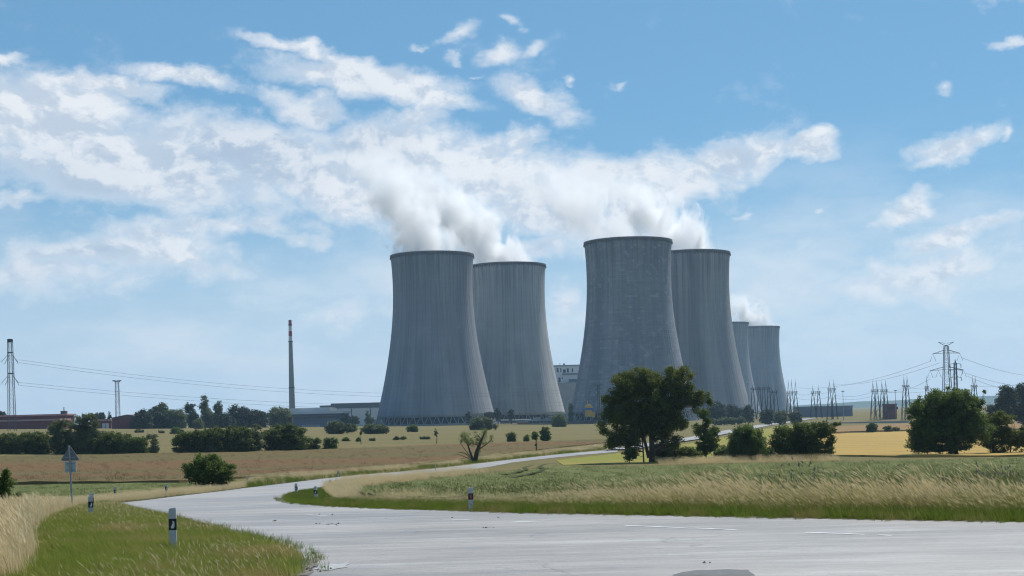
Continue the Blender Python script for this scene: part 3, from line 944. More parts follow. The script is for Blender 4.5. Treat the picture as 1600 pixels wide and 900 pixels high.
t, w_, h = hall('turbine_building', 'plain pale lower block below the tall white plant building', 862, 930, 597.5, 1390, 25, M['concwall'], M['concwall'], roof_h=1.0, over=.1)

for k in range(7):
    x = X(864 + k*8.5)
    panel(t, 'cladding_panel', M['concwall'], x-2.4, x+2.4, 2, h-1.2, -.14, .2)
t = thing('pipe_rack', 'grey pipe rack with stacked pipes at the foot of the tower gap', 'pipe rack', (at(880, 655, 1005).x, 1005, g1(at(880, 655, 1005).x, 1005)))
for q in range(6): MB().box((-9+q*3.6, 0, 3.2), (.35, .35, 6.4)).build('support', M['concwall'], t)
for z_ in (3.2, 4.6, 6.0):
    for y_ in (-.6, .6): MB().tube([(-10, y_, z_), (10, y_, z_)], .28, 8).build('pipe', M['galv'], t)
# farm buildings on the left
t, w_, h = hall('farm_shed', 'long dark red farm shed with pale red roof beside the lattice pylon', -60, 92, 656, 700, 16, M['redwall'], M['redroof'], roof_h=.9, over=.8)
panel(t, 'door', M['bluepaint'], -w_/2+17.6, -w_/2+20.6, .4, 3.6)
for k in range(16): panel(t, 'wall_panel', M['redwall'], -w_/2+w_*k/16+.12, -w_/2+w_*(k+1)/16-.12, .3, h-1.1, -.09, .14)
t2, w2, h2 = hall('farm_shed', 'raised rear half of the red farm sheds with a stub flue', -60, 103, 648.5, 718, 14, M['redwall'], M['redroof'], roof_h=.8, over=.8)
MB().box((w2/2-2.2, 4, h2+.7), (2.6, 3, 1.6)).build('dormer', M['brownroof'], t2)
MB().tube([(w2/2-2.2, 4, h2+1.3), (w2/2-2.2, 4, h2+3.4)], .25, 8).build('flue', M['galv'], t2)
t3, w3, h3 = hall('farm_shed', 'small red shed with white doors half hidden by trees', 148, 173, 655, 735, 12, M['redwall'], M['redroof'], roof_h=1.0, over=.5)
panel(t3, 'door', M['whitewall'], -w3/2+3.8, -w3/2+5.4, .3, 3.0); panel(t3, 'door', M['whitewall'], -w3/2+5.6, -w3/2+7.2, .3, 3.0)
t4, w4, h4 = hall('barn', 'dark maroon gabled barn below the slim light mast', 175, 222, 652.5, 690, 20, M['redwall'], M['brownroof'], roof_h=.3, over=.5, gable=1.5)

# low works at the foot of the second tower and the patchy tower
t, w_, h = hall('pump_house', 'low dark pump house at the foot of the second tower', 824, 864, 655.5, 985, 12, M['darkwall'], M['concwall'], roof_h=1.0, over=.4)
for k in range(6): panel(t, 'window', M['window'], -w_/2+1.5+k*2.6, -w_/2+3.0+k*2.6, 1.0, 2.6)
MB().box((-2, 5, h+.8), (5, 4, 1.4)).build('roof_unit', M['concwall'], t); MB().box((5, 5, h+.6), (3, 3, 1.0)).build('roof_unit', M['concwall'], t)
t, w_, h = hall('brick_shed', 'small orange brick shed beside the low dark pump house', 808, 824, 658.5, 975, 8, M['brick'], M['concwall'], roof_h=.5, over=.3)
t, w_, h = hall('brick_store', 'long low reddish wall building at the foot of the patchy tower', 888, 930, 657.5, 930, 10, M['brick'], M['darkwall'], roof_h=1.2, over=.3)
p = at(790, 656.5, 1000)
t = thing('pipe_bridge', 'white overhead pipe running between the first two towers', 'pipe', (p.x, 1000, g1(p.x, 1000)))
hp = p.z - t.location.z
MB().tube([(-14, 0, hp), (18, 0, hp)], .45, 8).build('pipe', M['whitewall'], t)
for x in (-13, -5, 3, 11, 17): MB().box((x, 0, (hp-.5)/2), (.3, .3, hp-.5)).build('support', M['concwall'], t)

# yellow plant machine
Ym = 925; p = at(920, 652, Ym); z0 = g1(p.x, Ym)
t = thing('silo_plant', 'yellow works tower with a blue band beside the patchy tower', 'silo', (p.x, Ym, z0))
def zz(v): return at(920, v, Ym).z - z0
MB().lathe([(.05, zz(651)), (2.3, zz(651)), (2.3, zz(641)), (.05, zz(641))], 16).build('drum', M['yellow'], t)
MB().box((0, 0, zz(639)), (6.0, 4, zz(637.5)-zz(640.6))).build('blue_band', M['bluepaint'], t)
MB().lathe([(.05, zz(637.4)), (2.6, zz(637.4)), (2.4, zz(634)), (.6, zz(631)), (.05, zz(631))], 16).build('hopper', M['yellow'], t)
MB().tube([(-.8, 0, zz(631.2)), (-.8, 0, zz(625.5))], .3, 6).build('vent_pipe', M['yellow'], t)
MB().box((3.1, 0, zz(648)), (1.8, 2.5, 3.6)).build('cabin', M['yellow'], t)
for sx_ in (-2, 2):
    for sy in (-1.6, 1.6): MB().box((sx_, sy, zz(651)/2), (.35, .35, max(.3, zz(651)))).build('leg', M['lattice'], t)

# ------------------------------------------------------------------ lattice steel
def lattice(b, base_w, top_w, z0, z1, n, r, cx=0.0, cy=0.0):
    """four-legged braced body"""
    def cor(z):
        k = (z-z0)/(z1-z0); ww = (base_w + (top_w-base_w)*k)/2
        return [Vector((cx-ww, cy-ww, z)), Vector((cx+ww, cy-ww, z)), Vector((cx+ww, cy+ww, z)), Vector((cx-ww, cy+ww, z))]
    zs = [z0 + (z1-z0)*(1-(1-i/n)**1.25) for i in range(n+1)]
    for a, c in zip(zs, zs[1:]):
        A, B = cor(a), cor(c)
        for i in range(4):
            j = (i+1) % 4
            b.tube([A[i], B[i]], r*2.3, 4, False); b.tube([A[i], B[j]], r*.75, 4, False); b.tube([A[j], B[i]], r*.75, 4, False); b.tube([B[i], B[j]], r*.75, 4, False)
    return b


def wire(label, a, b, sag, r=.07, n=14):
    a, b = Vector(a), Vector(b)
    o = (a+b)/2
    pts = [a.lerp(b, i/n) - o + Vector((0, 0, -4*sag*(i/n)*(1-i/n))) for i in range(n+1)]
    return tag(MB().tube(pts, r, 4).build('power_line', M['wire'], None, False, o), label, 'power line', 'overhead power lines')


# left pylon
Yp = 600; pb = at(19, 668, Yp); z0 = g1(pb.x, Yp); ztop = at(16.5, 530, Yp).z - z0
pl = thing('lattice_pylon', 'tall lattice pylon with drooping short arms above the red farm shed', 'pylon', (pb.x, Yp, z0))
lattice(MB(), 2.7, 1.6, 0, ztop, 12, .055).build('body', M['lattice'], pl)
def zl(v): return at(17, v, Yp).z - z0
for v in (551, 583.5):
    MB().box((0, 0, zl(v)), (1.9, 1.9, .45)).build('platform', M['lattice'], pl)
    for s in (-1, 1):
        b = MB()
        b.tube([(s*.8, -.7, zl(v+3)), (s*3.6, -1.2, zl(v+15))], .11, 4); b.tube([(s*.8, .7, zl(v+3)), (s*2.9, .9, zl(v+18))], .11, 4)
        b.build('insulator_string', M['insul'], pl)
MB().box((0, 0, ztop-.6), (1.5, 1.5, 1.4)).build('peak', M['lattice'], pl)
# light mast
Yl = 760; pb2 = at(184.5, 668, Yl); z2 = g1(pb2.x, Yl); ht = at(183.3, 597, Yl).z - z2
t = thing('light_mast', 'slim lattice light mast with a crown of floodlights above the maroon barn', 'mast', (pb2.x, Yl, z2))
lattice(MB(), 2.2, 1.6, 0, ht, 9, .05).build('body', M['lattice'], t)
MB().lathe([(.1, ht), (1.7, ht), (1.7, ht+.35), (.1, ht+.35)], 10).build('crown_platform', M['lattice'], t)
for k in range(6):
    a = k*math.pi/3
    MB().box((2.0*math.cos(a), 2.0*math.sin(a), ht+.75), (.7, .5, .6), a).build('floodlight', M['galv'], t)
# slim pole by tower three
Yq = 850; pq = at(936, 655, Yq); zq = g1(pq.x, Yq); hq = at(934.5, 602, Yq).z - zq
t = thing('line_mast', 'slim grey line mast with short crossbars in front of the patchy tower', 'mast', (pq.x, Yq, zq))
lattice(MB(), 1.5, .8, 0, hq, 16, .09).build('body', M['lattice'], t)
for dz_, ww in ((.2, 5.4), (-2.2, 4.2)): MB().box((0, 0, hq+dz_), (ww, .35, .35)).build('crossarm', M['lattice'], t)
for s in (-2.2, -.8, .8, 2.2): MB().tube([(s, 0, hq+.3), (s, 0, hq-1.2)], .14, 5).build('insulator_string', M['insul'], t)
for i, (v0, v1, dv, lab) in enumerate(((562, 605, 26, 'topmost wire of the four from the left pylon to the plant'), (566.5, 609, 27, 'second wire from the top leaving the left pylon'),
                                    (597.5, 625, 19, 'third wire from the top leaving the left pylon'), (602, 630, 20, 'lowest wire of the four from the left pylon'))):
    wire(lab, at(29, v0, Yp), at(935, v1, Yq), dv*725/F, .06)
for i, (v0, v1, lab) in enumerate(((562.5, 556, 'upper wire leaving the left pylon out of the picture'), (600, 596, 'lower wire leaving the left pylon out of the picture'))):
    wire(lab, at(4, v0, Yp), at(-120, v1, Yp-60), 1.0, .06)

# right pylons
Yr = 620; pr = at(1481.5, 672, Yr); zr = g1(pr.x, Yr); hr = at(1479.5, 534, Yr).z - zr
t = thing('lattice_pylon', 'wide armed lattice pylon with V insulators behind the rounded tree', 'pylon', (pr.x, Yr, zr))
def zr_(v): return at(1480, v, Yr).z - zr
k = Yr/F
lattice(MB(), 4.6, 1.6, 0, zr_(541), 11, .06).build('body', M['lattice'], t)
b = MB()
for s in (-1, 1):
    b.tube([(s*.6, 0, zr_(540)), (s*12*k, 0, zr_(534.5))], .15, 4); b.tube([(s*.3, 0, zr_(536.5)), (s*12*k, 0, zr_(534.5))], .09, 4)
b.tube([(-.5, 0, zr_(540)), (.5, 0, zr_(540))], .3, 4); b.build('earth_wire_arm', M['lattice'], t)
for v, sp, nv in ((552, 21, 1), (578, 26, 2)):
    for s in (-1, 1):
        b = MB()
        for yy in (-.7, .7):
            b.tube([(s*.9, yy, zr_(v)+.15), (s*sp*k, 0, zr_(v)-.1)], .12, 4); b.tube([(s*.9, yy, zr_(v-5)), (s*sp*k, 0, zr_(v)-.1)], .12, 4)
        b.tube([(s*sp*.55*k, -.3, zr_(v)), (s*sp*.55*k, .3, zr_(v-2.4))], .08, 4)
        b.build('crossarm', M['lattice'], t)
        for q in range(nv):
            xc = s*(sp - q*13)*k
            MB().tube([(xc - 4.5*k, 0, zr_(v+12)), (xc, 0, zr_(v)), (xc + 4.5*k, 0, zr_(v+12))], .10, 4).build('insulator_string', M['insul'], t)
Yr2 = 700; pr2 = at(1495, 670, Yr2); zq2 = g1(pr2.x, Yr2); h2_ = at(1493, 561, Yr2).z - zq2
t = thing('lattice_pylon', 'slender spiked pylon with stub arms just beside the wide armed pylon', 'pylon', (pr2.x, Yr2, zq2))
lattice(MB(), 2.2, 1.0, 0, h2_-2.0, 11, .075).build('body', M['lattice'], t)
MB().tube([(0, 0, h2_-2.2), (0, 0, h2_)], [.5, .08], 5).build('spike', M['lattice'], t)
for q, (dv, ln) in enumerate(((8, 2.8), (18, 3.4), (29, 2.8))):
    for s in (-1, 1):
        z_ = h2_ - dv*Yr2/F
        MB().tube([(s*.5, 0, z_+.4), (s*ln, 0, z_)], .13, 4).build('crossarm', M['lattice'], t)
        MB().tube([(s*ln, 0, z_), (s*ln, 0, z_-1.8)], .17, 5).build('insulator_string', M['insul'], t)
for lab, a, b, sg in (
    ('upper wire from the wide armed pylon towards the distant tower', at(1455, 564, Yr), at(1246, 606, 1000), 4), ('second wire from the wide armed pylon towards the distant tower', at(1468, 567, Yr), at(1300, 601, 1000), 3),
    ('low wire from the wide armed pylon towards the masts with four spikes', at(1453, 592, Yr), at(1385, 613, 900), 2),
    ('highest wire running off to the right of the wide armed pylon', at(1503, 559, Yr), at(1640, 590, 760), 2), ('second wire running off to the right of the wide armed pylon', at(1509, 583, Yr), at(1640, 606, 760), 2),
    ('third wire running off to the right of the wide armed pylon', at(1512, 588, Yr), at(1640, 612, 760), 3), ('thick low cable rising to the picture edge above the dark far trees', at(1522, 603, 880), at(1640, 590, 700), 2)):
    wire(lab, a, b, sg, .07)

# ------------------------------------------------------------------ switchyard
def gantry(label, us, vbase, vbeam, vtip, Y, m=M['lattice']):
    """A-frame masts with lightning spikes joined by a beam"""
    u0 = sum(us)/len(us); p = at(u0, vbase, Y); z = g1(p.x, Y)
    t = thing('switchyard_gantry', label, 'gantry', (p.x, Y, z), 0, 'steel gantries of the switchyard')
    zb = at(u0, vbeam, Y).z - z; zt = at(u0, vtip, Y).z - z
    for u in us:
        x = at(u, vbeam, Y).x - p.x
        b = MB()
        for s in (-1, 1):
            b.tube([(x + s*2.0, -1.0, 0), (x + s*.45, 0, zb)], [.24, .17], 4)
            b.tube([(x + s*2.0, 1.6, 0), (x + s*.45, 0, zb)], [.20, .15], 4)
        for q in range(5):
            k0 = q/5; ww = 2.0 - 1.55*k0; w2 = 2.0 - 1.55*(q+1)/5
            b.tube([(x-ww, -1+k0, zb*k0), (x+w2, -1+(q+1)/5, zb*(q+1)/5)], .12, 4)
        b.build('column', m, t)
        sp = MB(); sp.tube([(x-.55, 0, zb), (x, 0, zt-2)], [.16, .10], 4); sp.tube([(x+.55, 0, zb), (x, 0, zt-2)], [.16, .10], 4); sp.tube([(x, 0, zt-2.2), (x, 0, zt)], [.12, .05], 4)
        sp.build('spike', m, t)
    xa, xb = at(us[0], vbeam, Y).x-p.x-1.4, at(us[-1], vbeam, Y).x-p.x+1.4
    b = MB()
    for yy in (-.5, .5):
        for dz_ in (0, 1.0): b.tube([(xa, yy, zb-dz_), (xb, yy, zb-dz_)], .14, 4)
    nb = max(3, int((xb-xa)/1.2))
    for q in range(nb):
        xq, xr = xa+(xb-xa)*q/nb, xa+(xb-xa)*(q+1)/nb
        b.tube([(xq, -.5, zb), (xr, -.5, zb-1.0)], .10, 4); b.tube([(xq, .5, zb-1.0), (xr, .5, zb)], .10, 4)
    b.build('beam', m, t)
    for q in range(3):
        xq = xa + (xb-xa)*(q+.5)/3
        MB().tube([(xq, 0, zb-1.0), (xq, 0, zb-2.8)], .18, 5).build('insulator_string', M['insul'], t)
    return t


gantry('three spiked gantry right beside the distant bluish tower', (1232, 1237, 1243), 655, 612, 592, 980)
gantry('small arched looking gantry between the distant tower and the twin masts', (1270, 1279), 655, 612, 602, 960)
gantry('twin spiked masts left of the blue grey switchyard building end', (1296, 1303), 655, 607, 593, 930)
gantry('double gantry with the two left spikes of a row of four', (1364, 1370), 655, 609, 593.5, 900)
gantry('double gantry with the two right spikes of a row of four', (1378, 1384), 655, 609, 593.5, 902)
gantry('tall twin spiked gantry at the edge of the rounded tree', (1412.5, 1417.5), 655, 602, 586, 890)
gantry('single spiked mast just above the left shoulder of the rounded tree', (1448,), 655, 604, 587, 890)
gantry('twin spikes showing above the right shoulder of the rounded tree', (1520, 1524), 655, 602, 587, 890)
gantry('gantry row of portals in front of the distant bluish tower', (1176, 1186, 1193, 1201), 655, 606, 600, 970)
gantry('low portal gantry standing before the foot of the distant bluish tower', (1206, 1212), 655, 611, 603, 950)
for lab, u0, v0, u1, v1, Y0, Y1, sg in (
    ('slack busbar wire between the twin masts and the row of four spikes', 1303, 617, 1364, 612, 930, 900, 2.0), ('second slack busbar wire below it towards the row of four', 1303, 622, 1364, 619, 930, 900, 1.5),
    ('sagging wire between the four spikes and the tall twin gantry', 1384, 612, 1412, 606, 902, 890, .8), ('level wire from the four spikes to the tall twin gantry', 1384, 612.5, 1448, 612, 902, 890, .6),
    ('wire from the tall twin gantry into the rounded tree', 1418, 604, 1448, 606, 890, 890, 1.0), ('slack wire between the distant tower gantry and the arched gantry', 1243, 614, 1270, 614, 980, 960, 1.5),
    ('slack wire between the arched gantry and the twin masts', 1279, 613, 1296, 611, 960, 930, 1.2), ('lower slack wire from the distant tower gantry to the twin masts', 1243, 622, 1296, 620, 980, 930, 1.6)):
    wire(lab, at(u0, v0, Y0), at(u1, v1, Y1), sg, .07)
t, w_, h = hall('switchyard_building', 'long blue grey switchyard building beneath the twin spiked masts', 1248, 1332, 634.5, 1000, 14, M['yardwall'], M['yardwall'], roof_h=.8, over=.3)
for q in range(10): panel(t, 'wall_panel', M['yardwall'], -w_/2+w_*q/10+.15, -w_/2+w_*(q+1)/10-.15, .4, h-1.2, -.1, .16)
t, w_, h = hall('transformer_house', 'reddish brown transformer house below the row of four spikes', 1385, 1401, 631, 915, 10, M['redwall'], M['brownroof'], roof_h=.6, over=.3)
for q in range(3): panel(t, 'window', M['window'], -w_/2+1.2+q*2.4, -w_/2+2.6+q*2.4, h-3.6, h-2.0)
t, w_, h = hall('perimeter_wall', 'grey concrete panel perimeter wall in front of the switchyard', 1236, 1420, 659.5, 840, .6, M['concwall'], M['concwall'], cat='wall', roof_h=.25, over=.1)
for q in range(34): panel(t, 'wall_panel', M['concwall'], -w_/2+w_*q/34+.08, -w_/2+w_*(q+1)/34-.08, .1, h-.3, -.07, .12)
for lab, u, v in (('lone lamp pole between the twin masts and the row of four', 1318, 612), ('lone lamp pole just right of the four spikes', 1400, 611), ('floodlight pole with white lamps before the tower overlapped by the patchy one', 1170, 598)):
    Y = 900; p = at(u, 655, Y); z = g1(p.x, Y); hh = at(u, v, Y).z - z
    t = thing('lamp_pole', lab, 'lamp pole', (p.x, Y, z))
    MB().tube([(0, 0, 0), (0, 0, hh)], [.22, .12], 6).build('pole', M['galv'], t)
    MB().box((0, -.1, hh+.25), (1.7, .5, .5)).build('lamp_head', M['whitewall'] if u < 1200 else M['lattice'], t)

# ------------------------------------------------------------------ blue car on the far road
x, y = hit(1214.5, 662.3)
t = thing('car', 'small blue car on the pale far stretch of road', 'car', (x, y, g1(x, y)+.26), -.4)
prof = [(-2.1, .35), (2.1, .35), (2.15, .8), (1.3, .95), (.6, 1.48), (-1.2, 1.5), (-2.0, 1.0), (-2.15, .8)]
MB().prism([(a, b) for a, b in prof], -.85, .85).build('body', M['bluepaint'], t)
MB().prism([(1.05, .98), (.55, 1.40), (-1.1, 1.42), (-1.65, 1.02)], -.87, .87).build('window', M['window'], t)
for sx_ in (-1.3, 1.3):
    for sy in (-.8, .8): MB().tube([(sx_, sy-.1, .33), (sx_, sy+.1, .33)], .33, 12).build('wheel', M['tyre'], t)

# ------------------------------------------------------------------ road sign seen from behind
x, y = hit(113.5, 797); z = g1(x, y); k = y/F
t = thing('road_sign', 'grey back of a triangular road sign with a pale plate below', 'road sign', (x, y, z))
top = at(109.5, 698, y).z - z
MB().tube([(0, 0, -.1), (-.075, 0, top)], .035, 8).build('pole', M['galv'], t)
zt = top+.02; zb = zt-.55
def rtri(s, z_top, z_bot, y0, y1, m, name, par):
    pts = []
    for (cx_, cz_), a0 in (((0, z_top-.06), 30), ((-s+.05, z_bot+.04), 150), ((s-.05, z_bot+.04), 270)):
        for q in range(5):
            a = math.radians(a0 + q*30); pts.append((-.065 + cx_ + .045*math.cos(a), cz_ + .045*math.sin(a)))
    return MB().prism(pts, y0, y1).build(name, m, par)
sg = rtri(.345, zt, zb, .05, .075, M['signback'], 'triangle_plate', t)
rtri(.33, zt-.03, zb+.015, .078, .084, M['refl_w'], 'front_face', sg)
for z_ in (zb+.12, zb+.34): MB().box((-.065, .035, z_), (.36 if z_ < zb+.2 else .16, .03, .035)).build('bracket', M['galv'], sg)
pp = MB().box((-.06, .06, zb-.24), (.43, .02, .42)).build('plate', M['plateback'], t)
for z_ in (zb-.12, zb-.36): MB().box((-.06, .035, z_), (.34, .03, .03)).build('bracket', M['galv'], pp)
MB().tube([(-.085, 0, zt-.02), (-.085, 0, zt+.03)], .042, 8).build('cap', M['galv'], t)

# ------------------------------------------------------------------ roadside posts
def post_meshes():
    b = MB(); prof = [(-.06, -.045), (.06, -.045), (.06, .045), (-.06, .045)]
    zs = [(-.1, 1.0), (.60, 1.0), (.64, .9)]
    for z, s in zs:
        for px_, py_ in prof: b.v.append((px_*s, py_*s, z + (px_*.12 if z > .5 else 0)))
    for i in range(2):
        for j in range(4):
            j2 = (j+1) % 4; b.f.append((i*4+j, i*4+j2, (i+1)*4+j2, (i+1)*4+j))
    b.f.append((8, 9, 10, 11))
    body = b.mesh('body', M['post'])
    band = MB().box((0, 0, .405), (.126, .096, .165)).mesh('black_band', M['black'])
    rw = MB().prism([(-.03, .355), (.008, .345), (.032, .375), (.030, .44), (.0, .46), (.004, .42), (-.016, .39)], -.052, -.048).mesh('reflector', M['refl_w'])
    ro = MB().box((0, -.05, .405), (.045, .006, .11)).mesh('reflector', M['refl_o'])
    return body, band, rw, ro
PB, PBAND, PRW, PRO = post_meshes()
for u, v, s, rz, red, lab in (
    (271, 863, 1.16, .15, False, 'nearest roadside post, worn white with black band and pale reflector'),
    (142, 811, 1.0, .5, False, 'white roadside post beside the triangular sign, front one of two in line'),
    (143.5, 801, 1.05, .5, False, 'roadside post whose top peeks out behind the front one near the sign'),
    (180, 779.5, 1.0, .3, False, 'small roadside post in dry grass behind the tip of the bend'),
    (260, 773.5, 1.0, .2, False, 'small roadside post in dry grass left of the round bush'),
    (463, 775, 1.0, -.3, False, 'slim dark looking post at the inner edge of the bend'),
    (493.5, 784, 1.0, -.2, False, 'white topped post on the green tongue inside the bend'),
    (516, 767, 1.0, .2, False, 'tiny pale post half hidden behind dry grass inside the bend'),
    (528.5, 745.5, 1.0, .2, False, 'tiny dark post across the road in front of the brown field'),
    (736, 800, 1.0, .1, True, 'white post with red reflector before the green cereal field'),
    (680.5, 736.5, 1.0, .1, False, 'tiny far post on the road edge left of the pollard tree'),
    (387, 757, 1.0, .2, False, 'tiny post in dry grass right of the round bush')):
    x, y = hit(u, v)
    t = thing('roadside_post', lab, 'roadside post', (x, y, g1(x, y)), rz, 'roadside marker posts')
    t.scale = (1, 1, s)
    link('body', PB, t); bd = link('black_band', PBAND, t); link('reflector', PRO if red else PRW, bd)
#@@PLANTS
# ------------------------------------------------------------------ trees and shrubs
def leaves(centres, radii, counts, leaf, rs, flat=.8):
    """leaf-sized rhombs spread through clumps"""
    N = int(sum(counts))
    c = np.repeat(np.array(centres), counts, 0); r = np.repeat(np.array(radii), counts)
    d = rs.normal(size=(N, 3)); d /= np.linalg.norm(d, axis=1)[:, None]
    rr = r*rs.uniform(0, 1, N)**.5*np.where(rs.uniform(size=N) < .13, 1.55, 1.0)
    p = c + d*rr[:, None]*np.array([1, 1, flat])
    nrm = rs.normal(size=(N, 3)) + d*.6 + np.array([0, 0, .7]); nrm /= np.linalg.norm(nrm, axis=1)[:, None]
    a = np.cross(nrm, rs.normal(size=(N, 3))); a /= np.linalg.norm(a, axis=1)[:, None]
    b = np.cross(nrm, a)
    L = leaf*rs.uniform(.6, 1.35, N)[:, None]
    v = np.stack([p - a*L*.55, p - b*L*.32 + nrm*L*.08, p + a*L*.55, p + b*L*.32 + nrm*L*.08], 1).reshape(-1, 3)
    f = np.arange(4*N).reshape(-1, 4)
    return v, f


NLEAF = 0


def plant(name, label, base, ell, lm, cat='tree', Y=None, trunks=None, bark='bark', cr=None, dens=1.0, leaf=None, group=None, seed=0, branch=.5, deep=.85, loose=0.0, fol='crown', cdens=1.0, stem='trunk', fill=False, grow=1.0):
    """base: pixel of the foot (ground is met there unless Y is given); ell: ellipses (u, v, ru, rv) of foliage in the picture plane at that distance"""
    global NLEAF
    rs = np.random.default_rng(seed + int(base[0])*7 + len(label))
    u, v = base
    if Y is None: x, y = hit(u, v)
    else: y = Y; x = ray(u, v)[0]*Y
    z = g1(x, y); k = y/F; o = Vector((x, y, z))
    t = thing(name, label, cat, (x, y, z - .02), 0, group)
    leaf = leaf or max(.05, 2.2*k)
    cen, rad_, cnt = [], [], []
    if fill:
        lo = max(ell, key=lambda e: e[1]+e[3]); vb = v if Y is None else v
        a0 = (lo[1] + vb)/2 + .3*lo[3]*0; ell = list(ell) + [(lo[0], a0 + .15*(vb-lo[1]), lo[2]*1.0, max(2.5, (vb - lo[1])*.62))]
    for e in ell:
        e = (e[0], e[1], e[2]*grow, e[3]*grow)
        eu, ev, ru, rv = e[:4]
        c = at(eu, ev, y) - o
        R = np.array([ru*k, min(ru, rv*1.6)*k*deep, rv*k])
        q = (cr*k if cr else max(.20*min(R[0], R[2]) + .10*max(R[0], R[2]), leaf*1.3))
        q = min(q*.82, .5*min(R))
        vol = R[0]*R[1]*R[2]
        n = int(max(16, cdens*(.95 if cr else 1.5)*vol/q**3))
        n = min(n, 240)
        d = rs.normal(size=(n, 3)); d /= np.linalg.norm(d, axis=1)[:, None]
        s = (R - q*.75).clip(.05)
        pp = np.array(c) + d*s*(rs.uniform(0, 1, n)**.38)[:, None]
        pp[:, 2] = np.maximum(pp[:, 2], .15 + q*.3)
        qq = q*rs.uniform(.5, 1.45 + loose, n)
        cen += pp.tolist(); rad_ += qq.tolist(); cnt += [max(5, int(15.0*dens*(a/leaf)**2)) for a in qq]
    cap = 130000
    if sum(cnt) > cap: cnt = [max(3, int(a*cap/sum(cnt))) for a in cnt]
    vv, ff = leaves(cen, rad_, cnt, leaf, rs)
    NLEAF += len(ff)
    link(fol, npmesh(fol, vv, ff, M[lm]), t)
    b = MB()
    if trunks is None:
        h = max(c[2] for c in cen)
        rr = max(.03, .028*h)
        trunks = None
        paths = [([Vector((0, 0, -.1)), Vector((rs.normal()*.02*h, 0, .35*h)), Vector((rs.normal()*.04*h, rs.normal()*.03*h, .75*h))], [rr, rr*.75, rr*.3])]
    else:
        paths = []
        for tr in trunks:
            pts = [at(a, c_, y) - o for a, c_, _ in tr]
            for i, p_ in enumerate(pts): p_.y += (i/len(pts))*rs.normal()*.25
            paths.append((pts, [r_*k for _, _, r_ in tr]))
    joints = []
    for pts, rr in paths:
        b.tube(pts, rr, 7)
        for i in range(len(pts)-1):
            for s in np.linspace(0, 1, 5): joints.append((pts[i].lerp(pts[i+1], s), rr[i]*(1-s)+rr[i+1]*s))
    for c in cen:
        if rs.uniform() > branch: continue
        c = Vector(c)
        cand = [j for j in joints if j[0].z < c.z*.95 + .1] or joints
        j = min(cand, key=lambda q: (q[0]-c).length + .35*abs(q[0].z - c.z*.7))
        m_ = j[0].lerp(c, .5) + Vector((0, 0, .06*(c-j[0]).length)) + Vector(rs.normal(size=3)*.05*(c-j[0]).length)
        r0_ = max(.004*y/40, j[1]*.42)
        b.tube([j[0], m_, c], [r0_, r0_*.6, r0_*.18], 4, False)
    b.build(stem, M[bark], t)
    return t


T_ = 'tree'
# --- roadside trees in the middle distance
plant('broad_tree', 'large spreading dark tree standing alone in front of the patchy tower', (1018, 722.5),
      [(995, 600, 44, 27), (1052, 594, 33, 26), (968, 632, 30, 32), (1020, 628, 50, 40), (1075, 622, 30, 26), (952, 662, 18, 32), (985, 660, 36, 30), (1045, 655, 34, 26), (1098, 618, 15, 10), (1108, 628, 7, 9),
       (956, 690, 14, 14), (968, 690, 16, 12), (1062, 662, 15, 12), (986, 692, 18, 14), (1030, 678, 20, 12), (985, 705, 10, 9), (1050, 690, 16, 18), (1000, 675, 26, 14)],
      'leaf_warm', T_, grow=1.03, trunks=[[(1019, 724, 5.5), (1019, 700, 4.6), (1017, 660, 3.2), (1012, 620, 1.8), (1008, 590, .8)], [(1014, 715, 3), (1005, 680, 2.2), (990, 640, 1.4), (972, 615, .7)],
                              [(1019, 690, 3), (1032, 650, 2.2), (1050, 615, 1.2), (1056, 590, .6)], [(1006, 722, 1.3), (1004, 690, 1.0), (1000, 665, .6)]],
      cr=8.0, dens=1.0, branch=.7, cdens=.9, deep=.85)
plant('roadside_tree', 'slender leaning tree just right of the large spreading tree', (1102, 715),
      [(1100, 648, 13, 12), (1093, 670, 14, 12), (1106, 688, 22, 20), (1098, 704, 26, 12), (1116, 672, 10, 10), (1104, 660, 9, 10)], 'leaf_mid', T_, Y=176,
      trunks=[[(1103, 717, 1.8), (1102, 690, 1.4), (1098, 665, .9), (1100, 645, .4)], [(1104, 700, 1.2), (1112, 675, .8), (1118, 662, .3)]], cr=5, branch=.6, cdens=.8)
plant('bush', 'small round dark bush at the foot of the large tree, left side', (984, 724), [(984, 710, 14, 12)], 'leaf_dark', 'bush', cr=4, branch=.2, fol='foliage', stem='stem')
plant('bush', 'dark rounded bush between the large tree and the slender leaning tree', (1050, 722), [(1044, 704, 26, 17), (1068, 708, 24, 13), (1086, 710, 14, 10), (1034, 698, 14, 18)], 'leaf_dark', 'bush', Y=172, cr=6, fill=True, branch=.2, fol='foliage', stem='stem')
plant('bush', 'yellowish green low bush filling the gap before the wide thicket', (1142, 718), [(1136, 704, 17, 11), (1150, 709, 14, 9), (1124, 708, 12, 9)], 'leaf_pale', 'bush', Y=178, cr=4.5, branch=.2, fol='foliage', stem='stem')
plant('bush', 'tall tangled green bush between the slender tree and the wide thicket', (1168, 717), [(1166, 690, 26, 22), (1160, 676, 16, 11), (1180, 704, 26, 13), (1150, 704, 14, 12)], 'leaf_mid', 'bush', Y=172, cr=6, branch=.5, fol='foliage', stem='stem', loose=.25, grow=1.24, fill=True)
plant('thicket', 'wide dark thicket with a drooping bare right edge beside the golden field', (1250, 717),
      [(1228, 688, 26, 26), (1258, 684, 28, 28), (1284, 672, 22, 15), (1298, 690, 9, 16), (1270, 702, 30, 15), (1222, 706, 22, 11), (1308, 662, 6, 4), (1292, 708, 12, 8)], 'leaf_dark', 'bush', Y=168, cr=6.5, branch=.5, fol='foliage', stem='stem', loose=.25, grow=1.08, fill=True, cdens=.8)
